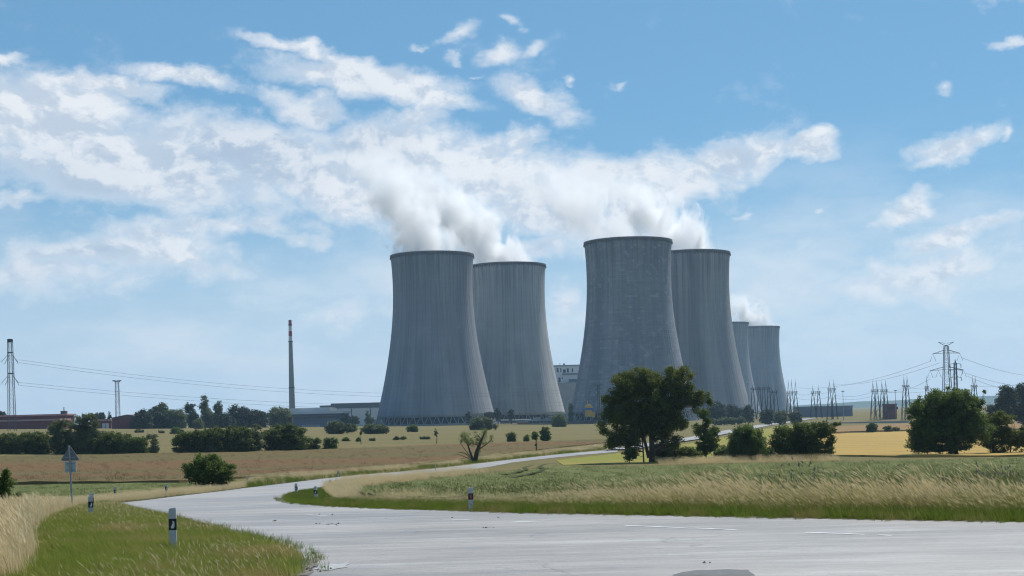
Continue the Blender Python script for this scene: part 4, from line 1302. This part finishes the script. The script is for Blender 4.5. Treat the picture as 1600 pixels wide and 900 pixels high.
plant('broad_tree', 'dense rounded green tree on the right in front of the switchyard', (1494, 715),
      [(1480, 625, 42, 24), (1445, 648, 30, 34), (1500, 650, 44, 40), (1465, 675, 46, 32), (1430, 680, 17, 26), (1520, 672, 34, 24), (1440, 700, 30, 11), (1490, 700, 34, 11), (1528, 632, 14, 18), (1538, 612, 4, 4), (1430, 640, 14, 16)],
      'leaf_mid', T_, Y=172, trunks=[[(1494, 717, 4), (1493, 690, 3.2), (1488, 655, 2), (1482, 625, .9)], [(1493, 700, 2.4), (1465, 665, 1.4), (1448, 640, .6)], [(1494, 695, 2.4), (1520, 660, 1.4), (1530, 638, .5)]], cr=7.5, branch=.6, cdens=.8, grow=1.03)
plant('roadside_tree', 'ragged low tree leaning out at the right picture edge', (1556, 714),
      [(1558, 660, 22, 18), (1574, 684, 18, 18), (1545, 685, 18, 18), (1592, 690, 14, 18), (1576, 652, 12, 6), (1600, 680, 16, 14), (1560, 705, 12, 6)], 'leaf_warm', T_, Y=176,
      trunks=[[(1552, 716, 2.6), (1553, 690, 1.8), (1558, 660, .8)], [(1578, 714, 1.2), (1580, 690, .8), (1586, 676, .4)]], cr=5.5, branch=.7, cdens=1.1, grow=1.15)
plant('pollard_tree', 'stunted pollard tree with bare side limbs beside the far road', (741, 722.5),
      [(727, 684, 14, 13), (745, 682, 8, 14), (753, 688, 10, 18), (757, 675, 8, 8), (768, 685, 6, 10), (748, 702, 6, 13), (738, 690, 10, 10)], 'leaf_pale', T_,
      trunks=[[(742, 723, 4.0), (745, 706, 3.4), (751, 690, 2.0), (757, 676, .8)], [(740, 722, 2.4), (734, 704, 1.5), (729, 690, .8)], [(736, 716, .9), (727, 708, .6), (716, 706, .25)], [(734, 712, .7), (724, 699, .4), (720, 693, .2)], [(748, 702, 1.0), (760, 694, .7), (768, 686, .4)], [(736, 718, .7), (723, 712, .4), (713, 709, .15)]],
      cr=4.0, branch=.6, leaf=.13, dens=.28, cdens=.8)
plant('sapling', 'young roadside sapling with a bare lower trunk right of the pollard tree', (838.5, 707.5), [(837, 681, 8, 8), (837, 694, 3, 4)], 'leaf_mid', T_, trunks=[[(838.5, 709, 1.0), (838, 694, .8), (837, 676, .4)]], cr=3, branch=.4)
# --- near bushes
plant('bush', 'lone round bush beside the far edge of the bend', (326, 764), [(326, 735, 36, 22), (300, 738, 18, 14), (352, 738, 19, 16), (322, 720, 26, 14), (330, 750, 40, 12), (364, 728, 10, 6), (290, 728, 8, 6), (335, 712, 10, 6)], 'leaf_mid', 'bush', cr=5.5, branch=.5, fol='foliage', stem='stem', leaf=.11, dens=.7, cdens=.75, grow=1.05)
plant('bush', 'leafy bush cut off by the left picture edge', (2, 818), [(8, 764, 17, 34), (25, 784, 13, 26), (-14, 780, 18, 34), (33, 796, 8, 14), (9, 742, 6, 14), (12, 800, 24, 16)], 'leaf_mid', 'bush', cr=6, branch=.6, fol='foliage', stem='stem', leaf=.055, dens=.8, loose=.2)
# --- hedgerow on the left
hedge = [((14, 703), [(12, 690, 30, 14)], 'leaf_dark', 'dark hedge shrub at the left edge below the red shed'), ((58, 703), [(56, 689, 28, 15), (40, 680, 8, 6)], 'leaf_dark', 'dark hedge shrub below the lattice pylon foot'),
         ((100, 703), [(96, 676, 20, 22), (105, 690, 26, 14)], 'leaf_grey', 'taller grey green hedge shrub hiding the end of the red shed'), ((134, 703), [(132, 664, 20, 20), (136, 686, 24, 18)], 'leaf_grey', 'tallest pale green shrub of the left hedge'),
         ((172, 703), [(170, 688, 24, 14)], 'leaf_dark', 'dark hedge shrub in line below the small red shed'), ((200, 703), [(198, 690, 18, 13)], 'leaf_dark', 'dark hedge shrub in line below the maroon barn'),
         ((222, 703), [(219, 693, 13, 11)], 'leaf_mid', 'small bright hedge shrub near the right end of the left hedge'), ((240, 703), [(240, 690, 9, 13), (232, 682, 5, 6)], 'leaf_grey', 'thin last shrub ending the left hedge'),
         ((290, 702.5), [(292, 688, 22, 14)], 'leaf_dark', 'dark shrub starting the second hedge'), ((330, 702), [(330, 685, 28, 18)], 'leaf_dark', 'broad dark shrub in the second hedge'), ((372, 701), [(370, 683, 26, 17)], 'leaf_dark', 'dark shrub in the middle of the second hedge'),
         ((398, 700), [(396, 681, 16, 18)], 'leaf_grey', 'lighter shrub in the second hedge left of its tallest tree'), ((448, 698.5), [(446, 681, 34, 17), (452, 672, 18, 10)], 'leaf_dark', 'tallest round tree of the second hedge in front of the workshop'),
         ((486, 697.5), [(484, 690, 18, 7)], 'leaf_dark', 'low shrub trailing right of the round hedge tree'), ((515, 696.5), [(515, 689, 14, 7)], 'leaf_mid', 'rounded last shrub of the second hedge')]
for bp, el_, lm, lab in hedge:
    plant('hedge_shrub', lab, (bp[0], bp[1]+6), el_, lm, 'shrub', cr=5, branch=.15, fill=True, grow=1.16, group='shrubs of the left hedgerow', fol='foliage', stem='stem')
# --- middle field bushes
for bp, el_, lm, lab in (
    ((530, 678), [(524, 667, 17, 11), (544, 669, 16, 9)], 'leaf_grey', 'wide field bush in front of the long hall'), ((585, 678), [(584, 669, 22, 9), (598, 671, 12, 7)], 'leaf_grey', 'long low field bush at the left foot of the leftmost tower'),
    ((646, 675), [(645, 669, 11, 6)], 'leaf_mid', 'small lone bush before the legs of the leftmost tower'), ((752, 672), [(752, 661, 21, 11), (773, 666, 6, 6)], 'leaf_grey', 'rounded bush at the right foot of the leftmost tower'),
    ((311, 670), [(311, 662, 9.5, 8.5)], 'leaf_grey', 'ball shaped bush before the far tree line on the left'), ((873, 667), [(874, 656, 13, 11)], 'leaf_mid', 'round green bush in front of the gap between the towers'),
    ((217, 676), [(217, 673, 9, 4)], 'leaf_grey', 'flat little bush on the meadow left of the second hedge'), ((252, 677), [(252, 674.5, 5, 3.5)], 'leaf_grey', 'tiny bush in the middle of the left meadow'), ((276, 678), [(277, 673, 12, 6)], 'leaf_mid', 'small double bush on the meadow above the second hedge'),
    ((544, 689.5), [(541, 686, 7, 4)], 'leaf_mid', 'tiny leftmost bush on the brown field far edge'), ((562, 690), [(560, 687, 5, 3.5)], 'leaf_mid', 'tiny second bush on the brown field far edge'), ((582, 689), [(582, 686, 6, 3)], 'leaf_grey', 'tiny third bush on the brown field far edge'),
    ((620, 687.5), [(619, 684.5, 6, 4), (630, 685, 6, 3.5)], 'leaf_dark', 'small dark pair of bushes on the brown field far edge'), ((664, 686.5), [(664, 684, 10, 3.5)], 'leaf_grey', 'flat low bush on the brown field far edge'),
    ((800, 690), [(799, 682, 9, 9)], 'leaf_dark', 'conical dark bush on the field edge right of the pollard tree'), ((824, 689.5), [(823, 684, 6, 6)], 'leaf_mid', 'small bush left of the sapling on the field edge'),
    ((853, 689.5), [(852, 677, 10, 12)], 'leaf_mid', 'upright bush just right of the sapling'), ((1363, 675.5), [(1362, 667, 10, 9)], 'leaf_dark', 'dark bush in front of the four spikes of the switchyard'),
    ((1393, 675), [(1387, 670, 8, 5), (1401, 670, 7, 5)], 'leaf_dark', 'low bush left of the rounded tree by the switchyard')):
    plant('field_bush', lab, bp, el_, lm, 'bush', cr=None, branch=.1, fill=True, fol='foliage', stem='stem', leaf=None)
for bp, el_, lab in (((564, 692), [(563.5, 676, 3, 5)], 'thin young tree on the brown field far edge'), ((682, 691.5), [(681, 676, 4, 7)], 'bent thin young tree before the leftmost tower')):
    plant('sapling', lab, bp, el_, 'leaf_grey', T_, Y=330, cr=2.5, branch=.2)
# --- far trees round the plant
far = [((224, 668), [(222, 654, 14, 13)], 'leaf_blue', 690, 'dark tree touching the right end of the maroon barn'), ((245, 668), [(244, 652, 15, 15)], 'leaf_blue', 700, 'dark far tree right of the maroon barn, second in line'),
       ((256, 668), [(254, 640, 8, 9), (256, 652, 12, 14)], 'leaf_grey', 720, 'pointed greyish far tree left of the poplars'), ((276, 668), [(275, 654, 15, 14)], 'leaf_grey', 700, 'rounded far tree just left of the poplars'),
       ((299, 668), [(297, 645, 8, 18), (303, 655, 9, 12)], 'leaf_blue', 740, 'first tall poplar of the far left tree line'), ((322, 668), [(320, 640, 8, 18), (324, 654, 11, 14)], 'leaf_grey', 750, 'tallest pale poplar of the far left tree line'),
       ((342, 668), [(341, 644, 7, 15), (343, 656, 9, 10)], 'leaf_grey', 745, 'slim poplar right of the tallest pale poplar'), ((372, 667), [(373, 650, 17, 15)], 'leaf_blue', 760, 'round crowned far tree right of the poplars'),
       ((352, 667), [(354, 657, 12, 10)], 'leaf_blue', 740, 'low far tree between the slim poplar and the round crown'), ((402, 666), [(402, 653, 16, 12)], 'leaf_blue', 760, 'dark far tree midway between poplars and chimney'), ((434, 664), [(436, 650, 17, 13), (448, 654, 8, 9)], 'leaf_grey', 780, 'green far tree at the left end of the workshop'),
       ((155, 660), [(155, 652, 10, 8)], 'leaf_blue', 790, 'small round tree behind the small red shed'), ((172, 660), [(171, 653, 3.5, 8)], 'leaf_blue', 790, 'thin dark tree between the red shed and the light mast'), ((2, 650), [(1, 648, 8, 6)], 'leaf_blue', 800, 'tree top over the red shed roof at the left edge'),
       ((545, 660), [(540, 655, 9, 8)], 'leaf_blue', 950, 'dark tree in front of the workshop right end'), ((556, 662), [(553, 656, 9, 7)], 'leaf_blue', 930, 'dark tree against the long pale hall'), ((577, 662), [(574, 652, 5, 11), (580, 657, 8, 6)], 'leaf_grey', 930, 'narrow upright tree against the long pale hall'),
       ((732, 660), [(732, 650, 5, 9)], 'leaf_blue', 985, 'narrow dark conifer left of a group at the second tower foot'), ((768, 655), [(765, 648, 9, 6)], 'leaf_blue', 990, 'low dark tree in the group at the second tower foot'), ((778, 655), [(777, 645, 6, 10)], 'leaf_blue', 990, 'pointed conifer in the middle of the group at the second tower foot'), ((799, 655), [(799, 646, 6, 8)], 'leaf_blue', 990, 'last dark conifer of the group at the second tower foot'),
       ((890, 660), [(892, 637, 4, 7)], 'leaf_mid', 960, 'tiny tree before the left foot of the patchy tower'),
       ((1122, 660), [(1120, 643, 15, 16)], 'leaf_blue', 800, 'tall bluish tree at the foot of the tower behind the patchy one'), ((1148, 658), [(1146, 644, 13, 13)], 'leaf_blue', 820, 'bluish tree second in the row below the overlapped tower'), ((1170, 658), [(1168, 645, 11, 12)], 'leaf_blue', 830, 'bluish tree third in the row below the overlapped tower'),
       ((1136, 662), [(1140, 656, 24, 5)], 'leaf_grey', 760, 'long low clipped shrub below the row of bluish trees'), ((1200, 660), [(1198, 648, 12, 11)], 'leaf_blue', 800, 'dark tree below the portals of the distant tower'), ((1222, 660), [(1220, 650, 12, 9)], 'leaf_grey', 790, 'olive tree just behind the blue car'), ((1244, 660), [(1242, 651, 12, 8)], 'leaf_blue', 800, 'last dark tree before the grey perimeter wall'),
       ((1574, 655), [(1572, 622, 18, 20), (1560, 640, 20, 14)], 'leaf_blue', 520, 'large dark tree mass left half at the right edge of the far field'), ((1600, 655), [(1600, 626, 22, 26)], 'leaf_blue', 530, 'large dark tree at the right picture edge behind the rounded tree')]
for bp, el_, lm, Yd, lab in far:
    plant('far_tree', lab, bp, el_, lm, T_, Y=Yd, branch=.1, fill=True, grow=1.28 if 200 < bp[0] < 460 else 1.1, group='trees around the power plant')

# ------------------------------------------------------------------ grasses
proto_col = bpy.data.collections.new('tuft_library')


def tuft(name, mats, n, h, spread, wd, lean=(0, 0), jit=.25, heads=0, seed=0, hh=.16, hw=.012, seg=3):
    """a clump of bent blades, some ending in a seed head"""
    rs = np.random.default_rng(seed); v = []; f = []; mi = []
    for i in range(n):
        a = rs.uniform(0, 6.283); r0_ = spread*math.sqrt(rs.uniform())
        p = np.array([r0_*math.cos(a), r0_*math.sin(a), -.03]); L = h*rs.uniform(.55, 1.15)
        out = np.array([math.cos(a), math.sin(a)])*rs.uniform(0, jit) + np.array(lean)*rs.uniform(.5, 1.3) + rs.normal(size=2)*.08
        ph = rs.uniform(0, 3.14); sd_ = np.array([math.cos(ph), math.sin(ph), 0])
        k = len(v); pts = []
        for s in range(seg+1):
            q = s/seg
            c = p + np.array([out[0]*L*q**1.8, out[1]*L*q**1.8, L*(q - .18*q*q*np.hypot(*out))])
            ww = wd*(1 - .75*q)*.5
            v.append(c - sd_*ww); v.append(c + sd_*ww); pts.append(c)
        for s in range(seg): f.append((k+2*s, k+2*s+1, k+2*s+3, k+2*s+2)); mi.append(0)
        if i < heads:
            d = pts[-1] - pts[-2]; d = d/np.linalg.norm(d); d = d + np.array([lean[0]*.5, lean[1]*.5, -.1]); d /= np.linalg.norm(d)
            for q in range(2):
                ph = rs.uniform(0, 3.14); s_ = np.array([math.cos(ph), math.sin(ph), 0])
                k = len(v); c = pts[-1]
                v += [c - d*.02, c + d*hh*.4 - s_*hw, c + d*hh, c + d*hh*.4 + s_*hw]; f.append((k, k+1, k+2, k+3)); mi.append(1 if len(mats) > 1 else 0)
    me = npmesh(name, np.array(v), np.array(f), mats)
    me.polygons.foreach_set('material_index', np.array(mi, np.int32))
    o = bpy.data.objects.new(name, me)
    return o


def library(name, objs):
    c = bpy.data.collections.new(name)
    for o in objs: c.objects.link(o)
    return c


def scatter(name, label, pts, rot, scl, lib, nlib):
    """stuff: one object that sets tufts on its points"""
    me = bpy.data.meshes.new(name)
    N = len(pts)
    me.vertices.add(N); me.vertices.foreach_set('co', np.asarray(pts, np.float32).ravel())
    a = me.attributes.new('rot', 'FLOAT_VECTOR', 'POINT'); r3 = np.zeros((N, 3), np.float32); r3[:, 2] = rot; a.data.foreach_set('vector', r3.ravel())
    a = me.attributes.new('scl', 'FLOAT', 'POINT'); a.data.foreach_set('value', np.asarray(scl, np.float32))
    a = me.attributes.new('idx', 'INT', 'POINT'); a.data.foreach_set('value', np.random.default_rng(5).integers(0, nlib, N).astype(np.int32))
    o = link(name, me)
    g = bpy.data.node_groups.new(name, 'GeometryNodeTree')
    g.interface.new_socket('Geometry', in_out='INPUT', socket_type='NodeSocketGeometry')
    g.interface.new_socket('Geometry', in_out='OUTPUT', socket_type='NodeSocketGeometry')
    gi, go = g.nodes.new('NodeGroupInput'), g.nodes.new('NodeGroupOutput')
    ci = g.nodes.new('GeometryNodeCollectionInfo'); ci.inputs[0].default_value = lib; ci.inputs[1].default_value = True; ci.inputs[2].default_value = True
    ip = g.nodes.new('GeometryNodeInstanceOnPoints'); ip.inputs['Pick Instance'].default_value = True
    def na(nm, typ):
        n = g.nodes.new('GeometryNodeInputNamedAttribute'); n.data_type = typ; n.inputs[0].default_value = nm
        return n.outputs[0]
    L = g.links.new
    L(gi.outputs[0], ip.inputs['Points']); L(ci.outputs[0], ip.inputs['Instance']); L(na('idx', 'INT'), ip.inputs['Instance Index'])
    L(na('rot', 'FLOAT_VECTOR'), ip.inputs['Rotation']); L(na('scl', 'FLOAT'), ip.inputs['Scale']); L(ip.outputs[0], go.inputs[0])
    md = o.modifiers.new('scatter', 'NODES'); md.node_group = g
    tag(o, label, None, None, 'stuff')
    return o


def spots(poly, density, rs, lift=0.0, thin=None):
    A = np.array(poly); x0, y0 = A.min(0); x1, y1 = A.max(0)
    n = int((x1-x0)*(y1-y0)*density)
    n = min(n, 400000)
    X, Y = rs.uniform(x0, x1, n), rs.uniform(y0, y1, n)
    k = inside(X, Y, A)
    if thin is not None: k &= rs.uniform(size=n) < thin(X, Y)
    X, Y = X[k], Y[k]
    return np.stack([X, Y, gz(X, Y) + lift], 1)


def clump_noise(X, Y, s, seed):
    r = np.random.default_rng(seed); v = np.zeros_like(X)
    for i in range(7):
        a = r.uniform(0, 6.28); f_ = s*r.uniform(.5, 2.2); v += np.sin((X*math.cos(a)+Y*math.sin(a))*f_ + r.uniform(0, 6.28))
    return v/7


WIND = (-.42, .05)
G = {
    'green': blademat('fresh_grass', (.15, .215, .03), (.33, .34, .08), None, .5, (.42, .32, .13), .45),
    'low': blademat('bright_verge_grass', (.09, .148, .019), (.185, .225, .038), None, .45, (.26, .22, .08), .6),
    'dry': blademat('dry_straw_grass', (.56, .44, .24), (.72, .60, .37), None, .5, (.46, .34, .16), .4),
    'head': blademat('dry_seed_heads', (.68, .55, .33), (.78, .67, .44), None, .4),
    'mixed': blademat('half_dry_stalks', (.15, .19, .045), (.36, .32, .11), None, .4, (.42, .33, .15), .3),
    'straw': blademat('brown_dry_grass', (.30, .21, .09), (.40, .30, .14), None, .35),
    'weed': blademat('broad_weed_leaves', (.06, .12, .02), (.11, .18, .03), None, .4),
    'wheat': blademat('unripe_cereal', (.13, .16, .05), (.21, .215, .085), None, .3),
    'purple': blademat('purple_thistle_heads', (.15, .13, .135), (.21, .18, .185), None, .2),
    'brown': blademat('ripe_crop_stalks', (.14, .09, .045), (.21, .135, .07), None, .3),
}
rs = np.random.default_rng(21)
lib_green = library('tuft_green', [tuft('grass_tuft', [G['green']], 26, .22, .13, .008, WIND, .5, 0, s) for s in range(5)])
lib_greenstalk = library('tuft_weed', [tuft('grass_tuft', [G['mixed'], G['head']], 10, .40, .10, .0045, WIND, .35, 4, 40+s, .07, .005) for s in range(4)])
lib_dry = library('tuft_dry', [tuft('grass_tuft', [G['dry'], G['head']], 28, .70, .16, .006, WIND, .3, 14, 60+s, .13, .009) for s in range(6)])
lib_low = library('tuft_low', [tuft('grass_tuft', [G['low']], 22, .26, .13, .011, (-.2, 0), .5, 0, 80+s) for s in range(5)])
lib_mixed = library('tuft_mixed', [tuft('grass_tuft', [G['mixed'], G['head']], 22, .66, .16, .010, WIND, .3, 6, 100+s, .12, .011) for s in range(6)])
lib_tall = library('tuft_tall', [tuft('grass_tuft', [G['dry'], G['head']], 8, .95, .20, .008, (-.5, 0), .25, 8, 120+s, .18, .012) for s in range(6)])
lib_dryshort = library('tuft_dryshort', [tuft('grass_tuft', [G['straw'], G['head']], 22, .26, .14, .006, WIND, .5, 3, 200+s, .06, .005) for s in range(4)])
lib_weed = library('tuft_broad', [tuft('weed', [G['weed']], 14, .18, .10, .035, (-.05, 0), 1.1, 0, 220+s) for s in range(4)])
lib_thistle = library('tuft_thistle', [tuft('thistle', [G['mixed'], G['purple']], 9, .95, .14, .012, (-.12, 0), .3, 7, 140+s, .07, .020) for s in range(3)])
lib_wheat = library('tuft_wheat', [tuft('cereal_tuft', [G['wheat']], 16, .20, .26, .012, (-.25, 0), .35, 8, 160+s, .07, .010, 2) for s in range(4)])
lib_brown = library('tuft_crop', [tuft('crop_tuft', [G['brown']], 14, .30, .35, .016, (-.2, 0), .4, 8, 180+s, .1, .016, 2) for s in range(4)])


def sow(name, label, poly, dens, lib, nlib, s0, s1, lift=0.0, thin=None, turn=.6, size=None):
    p = spots(poly, dens, rs, lift, thin)
    return scatter(name, label, p, rs.uniform(-turn, turn, len(p)), rs.uniform(s0, s1, len(p))*(1.0 if size is None else size(p[:, 0], p[:, 1])), lib, nlib)


verge_px = [(466, 903), (470, 884), (453, 867), (400, 847), (345, 835), (290, 821), (250, 811), (215, 801.5), (192, 795), (180, 789.5), (165, 787), (120, 797), (85, 812), (58, 830), (46, 850), (50, 903)]
vp = H(verge_px) + [(-7.2, 15.0), (-4.2, 15.0)]
sow('grass', 'green verge grass on the inside of the picture near the nearest post', vp, 95, lib_green, 5, .6, 1.25)
sow('grass', 'half dry stalks sprinkled through the near green verge', vp, 9, lib_greenstalk, 4, .5, 1.1, thin=lambda X, Y: np.clip(.22 + 1.3*clump_noise(X, Y, .9, 3), 0.03, 1))
dry_px = [(50, 903), (46, 850), (58, 830), (85, 812), (120, 797), (165, 786), (182, 784.5), (225, 780.5), (275, 775), (335, 768.5), (388, 761), (388, 757.5), (330, 762.5), (270, 768), (200, 774), (150, 781), (100, 790.5), (50, 805), (0, 825), (-120, 852), (-120, 903)]
dp = H(dry_px) + [(-14, 15), (-7.2, 15)]
sow('grass', 'tall dry straw coloured grass along the left edge and round the bend', dp, 34, lib_dry, 6, .75, 1.15, size=lambda X, Y: np.where(Y < 30, 1.0, np.clip(1.0 - (Y-30)*.014, .42, 1)), thin=lambda X, Y: np.clip(.75 + .5*clump_noise(X, Y, .8, 4), .2, 1))
strip = H([(388, 762.5), (440, 755.5), (500, 748), (560, 742), (620, 737), (668, 732.5), (740, 724), (860, 710.5), (945, 702.5), (948, 697), (860, 705.5), (760, 715.5), (700, 724), (600, 735), (500, 743), (400, 751), (388, 757.5)])
sow('grass', 'pale dry grass between the far road and the brown field', strip, 9, lib_dry, 6, .5, .95, thin=lambda X, Y: np.clip(.45 + 1.2*clump_noise(X, Y, .5, 6), .05, 1))
sow('grass', 'green grass at the far left edge of the receding road', strip, 9, lib_low, 5, .9, 1.7)
# right of the road
tongue = H([(444, 780), (453, 775), (470, 770.5), (500, 766.5), (530, 760), (560, 768), (556, 790), (540, 793), (480, 789), (450, 784.5)])
sow('grass', 'bright green grass tongue inside the bend', tongue, 70, lib_low, 5, .6, 1.1)
edge = [Vector(p) for p in dense([inn[i] for i in range(13, 22)] + [tuple(Vector(inn[-1]) + Vector(ex)*8)], .02, 1.0)]
edge = edge[:next(i for i, p in enumerate(edge) if p.x > inn[-1][0]+6)]
def band_poly(a, b):
    o1, o2 = [], []
    for i, p in enumerate(edge):
        t_ = (edge[min(i+1, len(edge)-1)] - edge[max(i-1, 0)]).normalized(); n_ = Vector((-t_.y, t_.x))
        o1.append(tuple(p + n_*a)); o2.append(tuple(p + n_*b))
    return o1 + o2[::-1]
swell = lambda X, Y: np.clip(.62 + .055*X, .5, 1.0)*(1 + .22*clump_noise(X, Y, .35, 12))
sow('grass', 'low bright green grass along the far edge of the main road', band_poly(.12, 2.3), 80, lib_low, 5, .6, 1.25)
sow('grass', 'half dry mixed grass behind the green roadside edge', band_poly(.9, 5.0), 30, lib_mixed, 6, .6, 1.05, size=swell)
sow('grass', 'tall pale seed headed grass waving before the cereal field', band_poly(1.6, 4.1), 22, lib_tall, 6, .6, 1.15, size=swell, thin=lambda X, Y: np.clip(.28 + 2.0*clump_noise(X, Y, .62, 8), .03, 1))
sow('grass', 'purple grey thistles standing among the tall roadside grass', band_poly(2.8, 4.6), 2.2, lib_thistle, 3, .75, 1.1, size=swell, thin=lambda X, Y: np.clip((X-1)*.12 + 1.2*clump_noise(X, Y, .5, 9), 0, 1))
inner_strip = H([(510, 768), (540, 757), (600, 749), (660, 742.5), (740, 735.5), (772, 737), (680, 749), (600, 758), (570, 770), (560, 784), (530, 788)])
sow('grass', 'dry grass tuft and strip on the inner side of the receding road', inner_strip, 14, lib_dry, 6, .55, .95, thin=lambda X, Y: np.clip(.9 - (Y-62)*.012 + .5*clump_noise(X, Y, .6, 10), .1, 1))
# grass creeping over the asphalt edge, clods and leaves on the road
def fringe(pts, n, off0, off1_):
    P_ = [Vector(p) for p in dense(pts, .01, .25)[:-3]]
    out_ = []
    for _ in range(n):
        i = int(rs.integers(1, len(P_)-1)); t_ = (P_[i+1]-P_[i-1]).normalized(); n_ = Vector((-t_.y, t_.x))
        q = P_[i] + n_*(off0 + (off1_-off0)*float(rs.uniform())**2)
        out_.append((q.x, q.y, g1(q.x, q.y)+.02))
    return np.array(out_)
for lab, pts_, n_, sg_ in (('grass tufts creeping over the near asphalt edge', le[:10], 900, 1), ('grass tufts creeping over the far asphalt edge', inn[11:], 1500, 1)):
    p = fringe(pts_, n_, .12*sg_, -.45*sg_)
    scatter('grass', lab, p, rs.uniform(-3, 3, len(p)), rs.uniform(.25, .7, len(p)), lib_low, 5)
def clod(seed):
    r_ = np.random.default_rng(seed); b = MB(); b.lathe([(.001, 0), (.035, 0), (.04, .015), (.02, .035), (.001, .04)], 7)
    b.v = [(x*r_.uniform(.6, 1.5), y_*r_.uniform(.6, 1.4), z_*r_.uniform(.7, 1.3)) for x, y_, z_ in b.v]
    return bpy.data.objects.new('clod', b.mesh('clod', M['dirt'] if seed % 2 else M['verge']))
lib_clod = library('clods', [clod(i) for i in range(5)])
cp = []
for u, v, sp_, n_ in ((508, 820, 14, 14), (430, 816, 5, 4), (505, 805, 12, 6), (760, 827, 8, 6), (1105, 883, 3, 2), (460, 890, 26, 60), (360, 845, 30, 25), (640, 800, 80, 8)):
    for _ in range(n_): cp.append(hit(u + rs.normal()*sp_, min(898, v + abs(rs.normal())*sp_*.12)))
cp = np.array([(x, y, g1(x, y)+.035) for x, y in cp])
scatter('debris', 'scattered clods of dirt and leaf litter on the asphalt', cp, rs.uniform(0, 6, len(cp)), rs.uniform(.12, .5, len(cp)), lib_clod, 5)
# dry and weedy patches inside the near verge
sow('grass', 'brownish dry tufts in patches of the near green verge', vp, 40, lib_dryshort, 4, .5, 1.2, thin=lambda X, Y: np.clip(1.6*clump_noise(X, Y, .7, 15) - .12, 0.01, 1))
sow('grass', 'broad leaved weeds among the near green verge', vp, 16, lib_weed, 4, .5, 1.3, thin=lambda X, Y: np.clip(1.8*clump_noise(X, Y, 1.1, 16) - .2, 0.01, 1))
sow('grass', 'broad leaved weeds along the far road edge', band_poly(.1, 2.6), 8, lib_weed, 4, .5, 1.4, thin=lambda X, Y: np.clip(1.8*clump_noise(X, Y, .8, 17) - .1, 0.02, 1))
sow('grass', 'brownish dry tufts mixed into the green roadside edge', band_poly(.3, 3.0), 16, lib_dryshort, 4, .5, 1.4, thin=lambda X, Y: np.clip(.2 + 1.4*clump_noise(X, Y, .5, 18), 0.02, 1))
# field tops
near_green = [p for p in green_poly]
sow('cereal', 'unripe cereal heads standing over the green field', near_green, 3.2, lib_wheat, 4, .8, 1.3, .22, thin=lambda X, Y: np.clip(2200/np.maximum(Y, 36)**2 + .05, .05, 1)*(np.abs(X) < Y*.42))
sow('cereal', 'cereal heads over the narrow green strip', strip_poly, 2.0, lib_wheat, 4, .7, 1.0, .10)
sow('crop', 'ripe brown stalks over the brown field', brown_poly, .5, lib_brown, 4, .6, 1.1, .16, thin=lambda X, Y: np.clip(9000/np.maximum(Y, 60)**2, .08, 1)*(np.abs(X) < Y*.42))
hedgefoot = H([(1030, 722), (1060, 719), (1200, 718.5), (1310, 717.5), (1312, 721), (1200, 722.5), (1060, 725.5), (1030, 727)])
sow('grass', 'rusty dry grass below the bushes behind the cereal field', hedgefoot, 6, lib_dry, 6, .45, 1.15, thin=lambda X, Y: np.clip(.35 + 1.5*clump_noise(X, Y, .5, 19), .05, 1))

# ------------------------------------------------------------------ haze
m, t, out = newmat('haze_air')
pv = t.new('ShaderNodeVolumePrincipled')
pv.inputs['Color'].default_value = (.50, .74, 1.0, 1)
pv.inputs['Density'].default_value = 9.0e-5
pv.inputs['Anisotropy'].default_value = .2
t.l.new(pv.outputs[0], out.inputs['Volume'])
hz = MB().box((0, 0, 125), (18000, 18000, 320)).build('haze', m)
tag(hz, 'thin summer haze in the air over the land', None, None, 'stuff')
print('LEAVES', NLEAF, 'OBJECTS', len(bpy.data.objects))
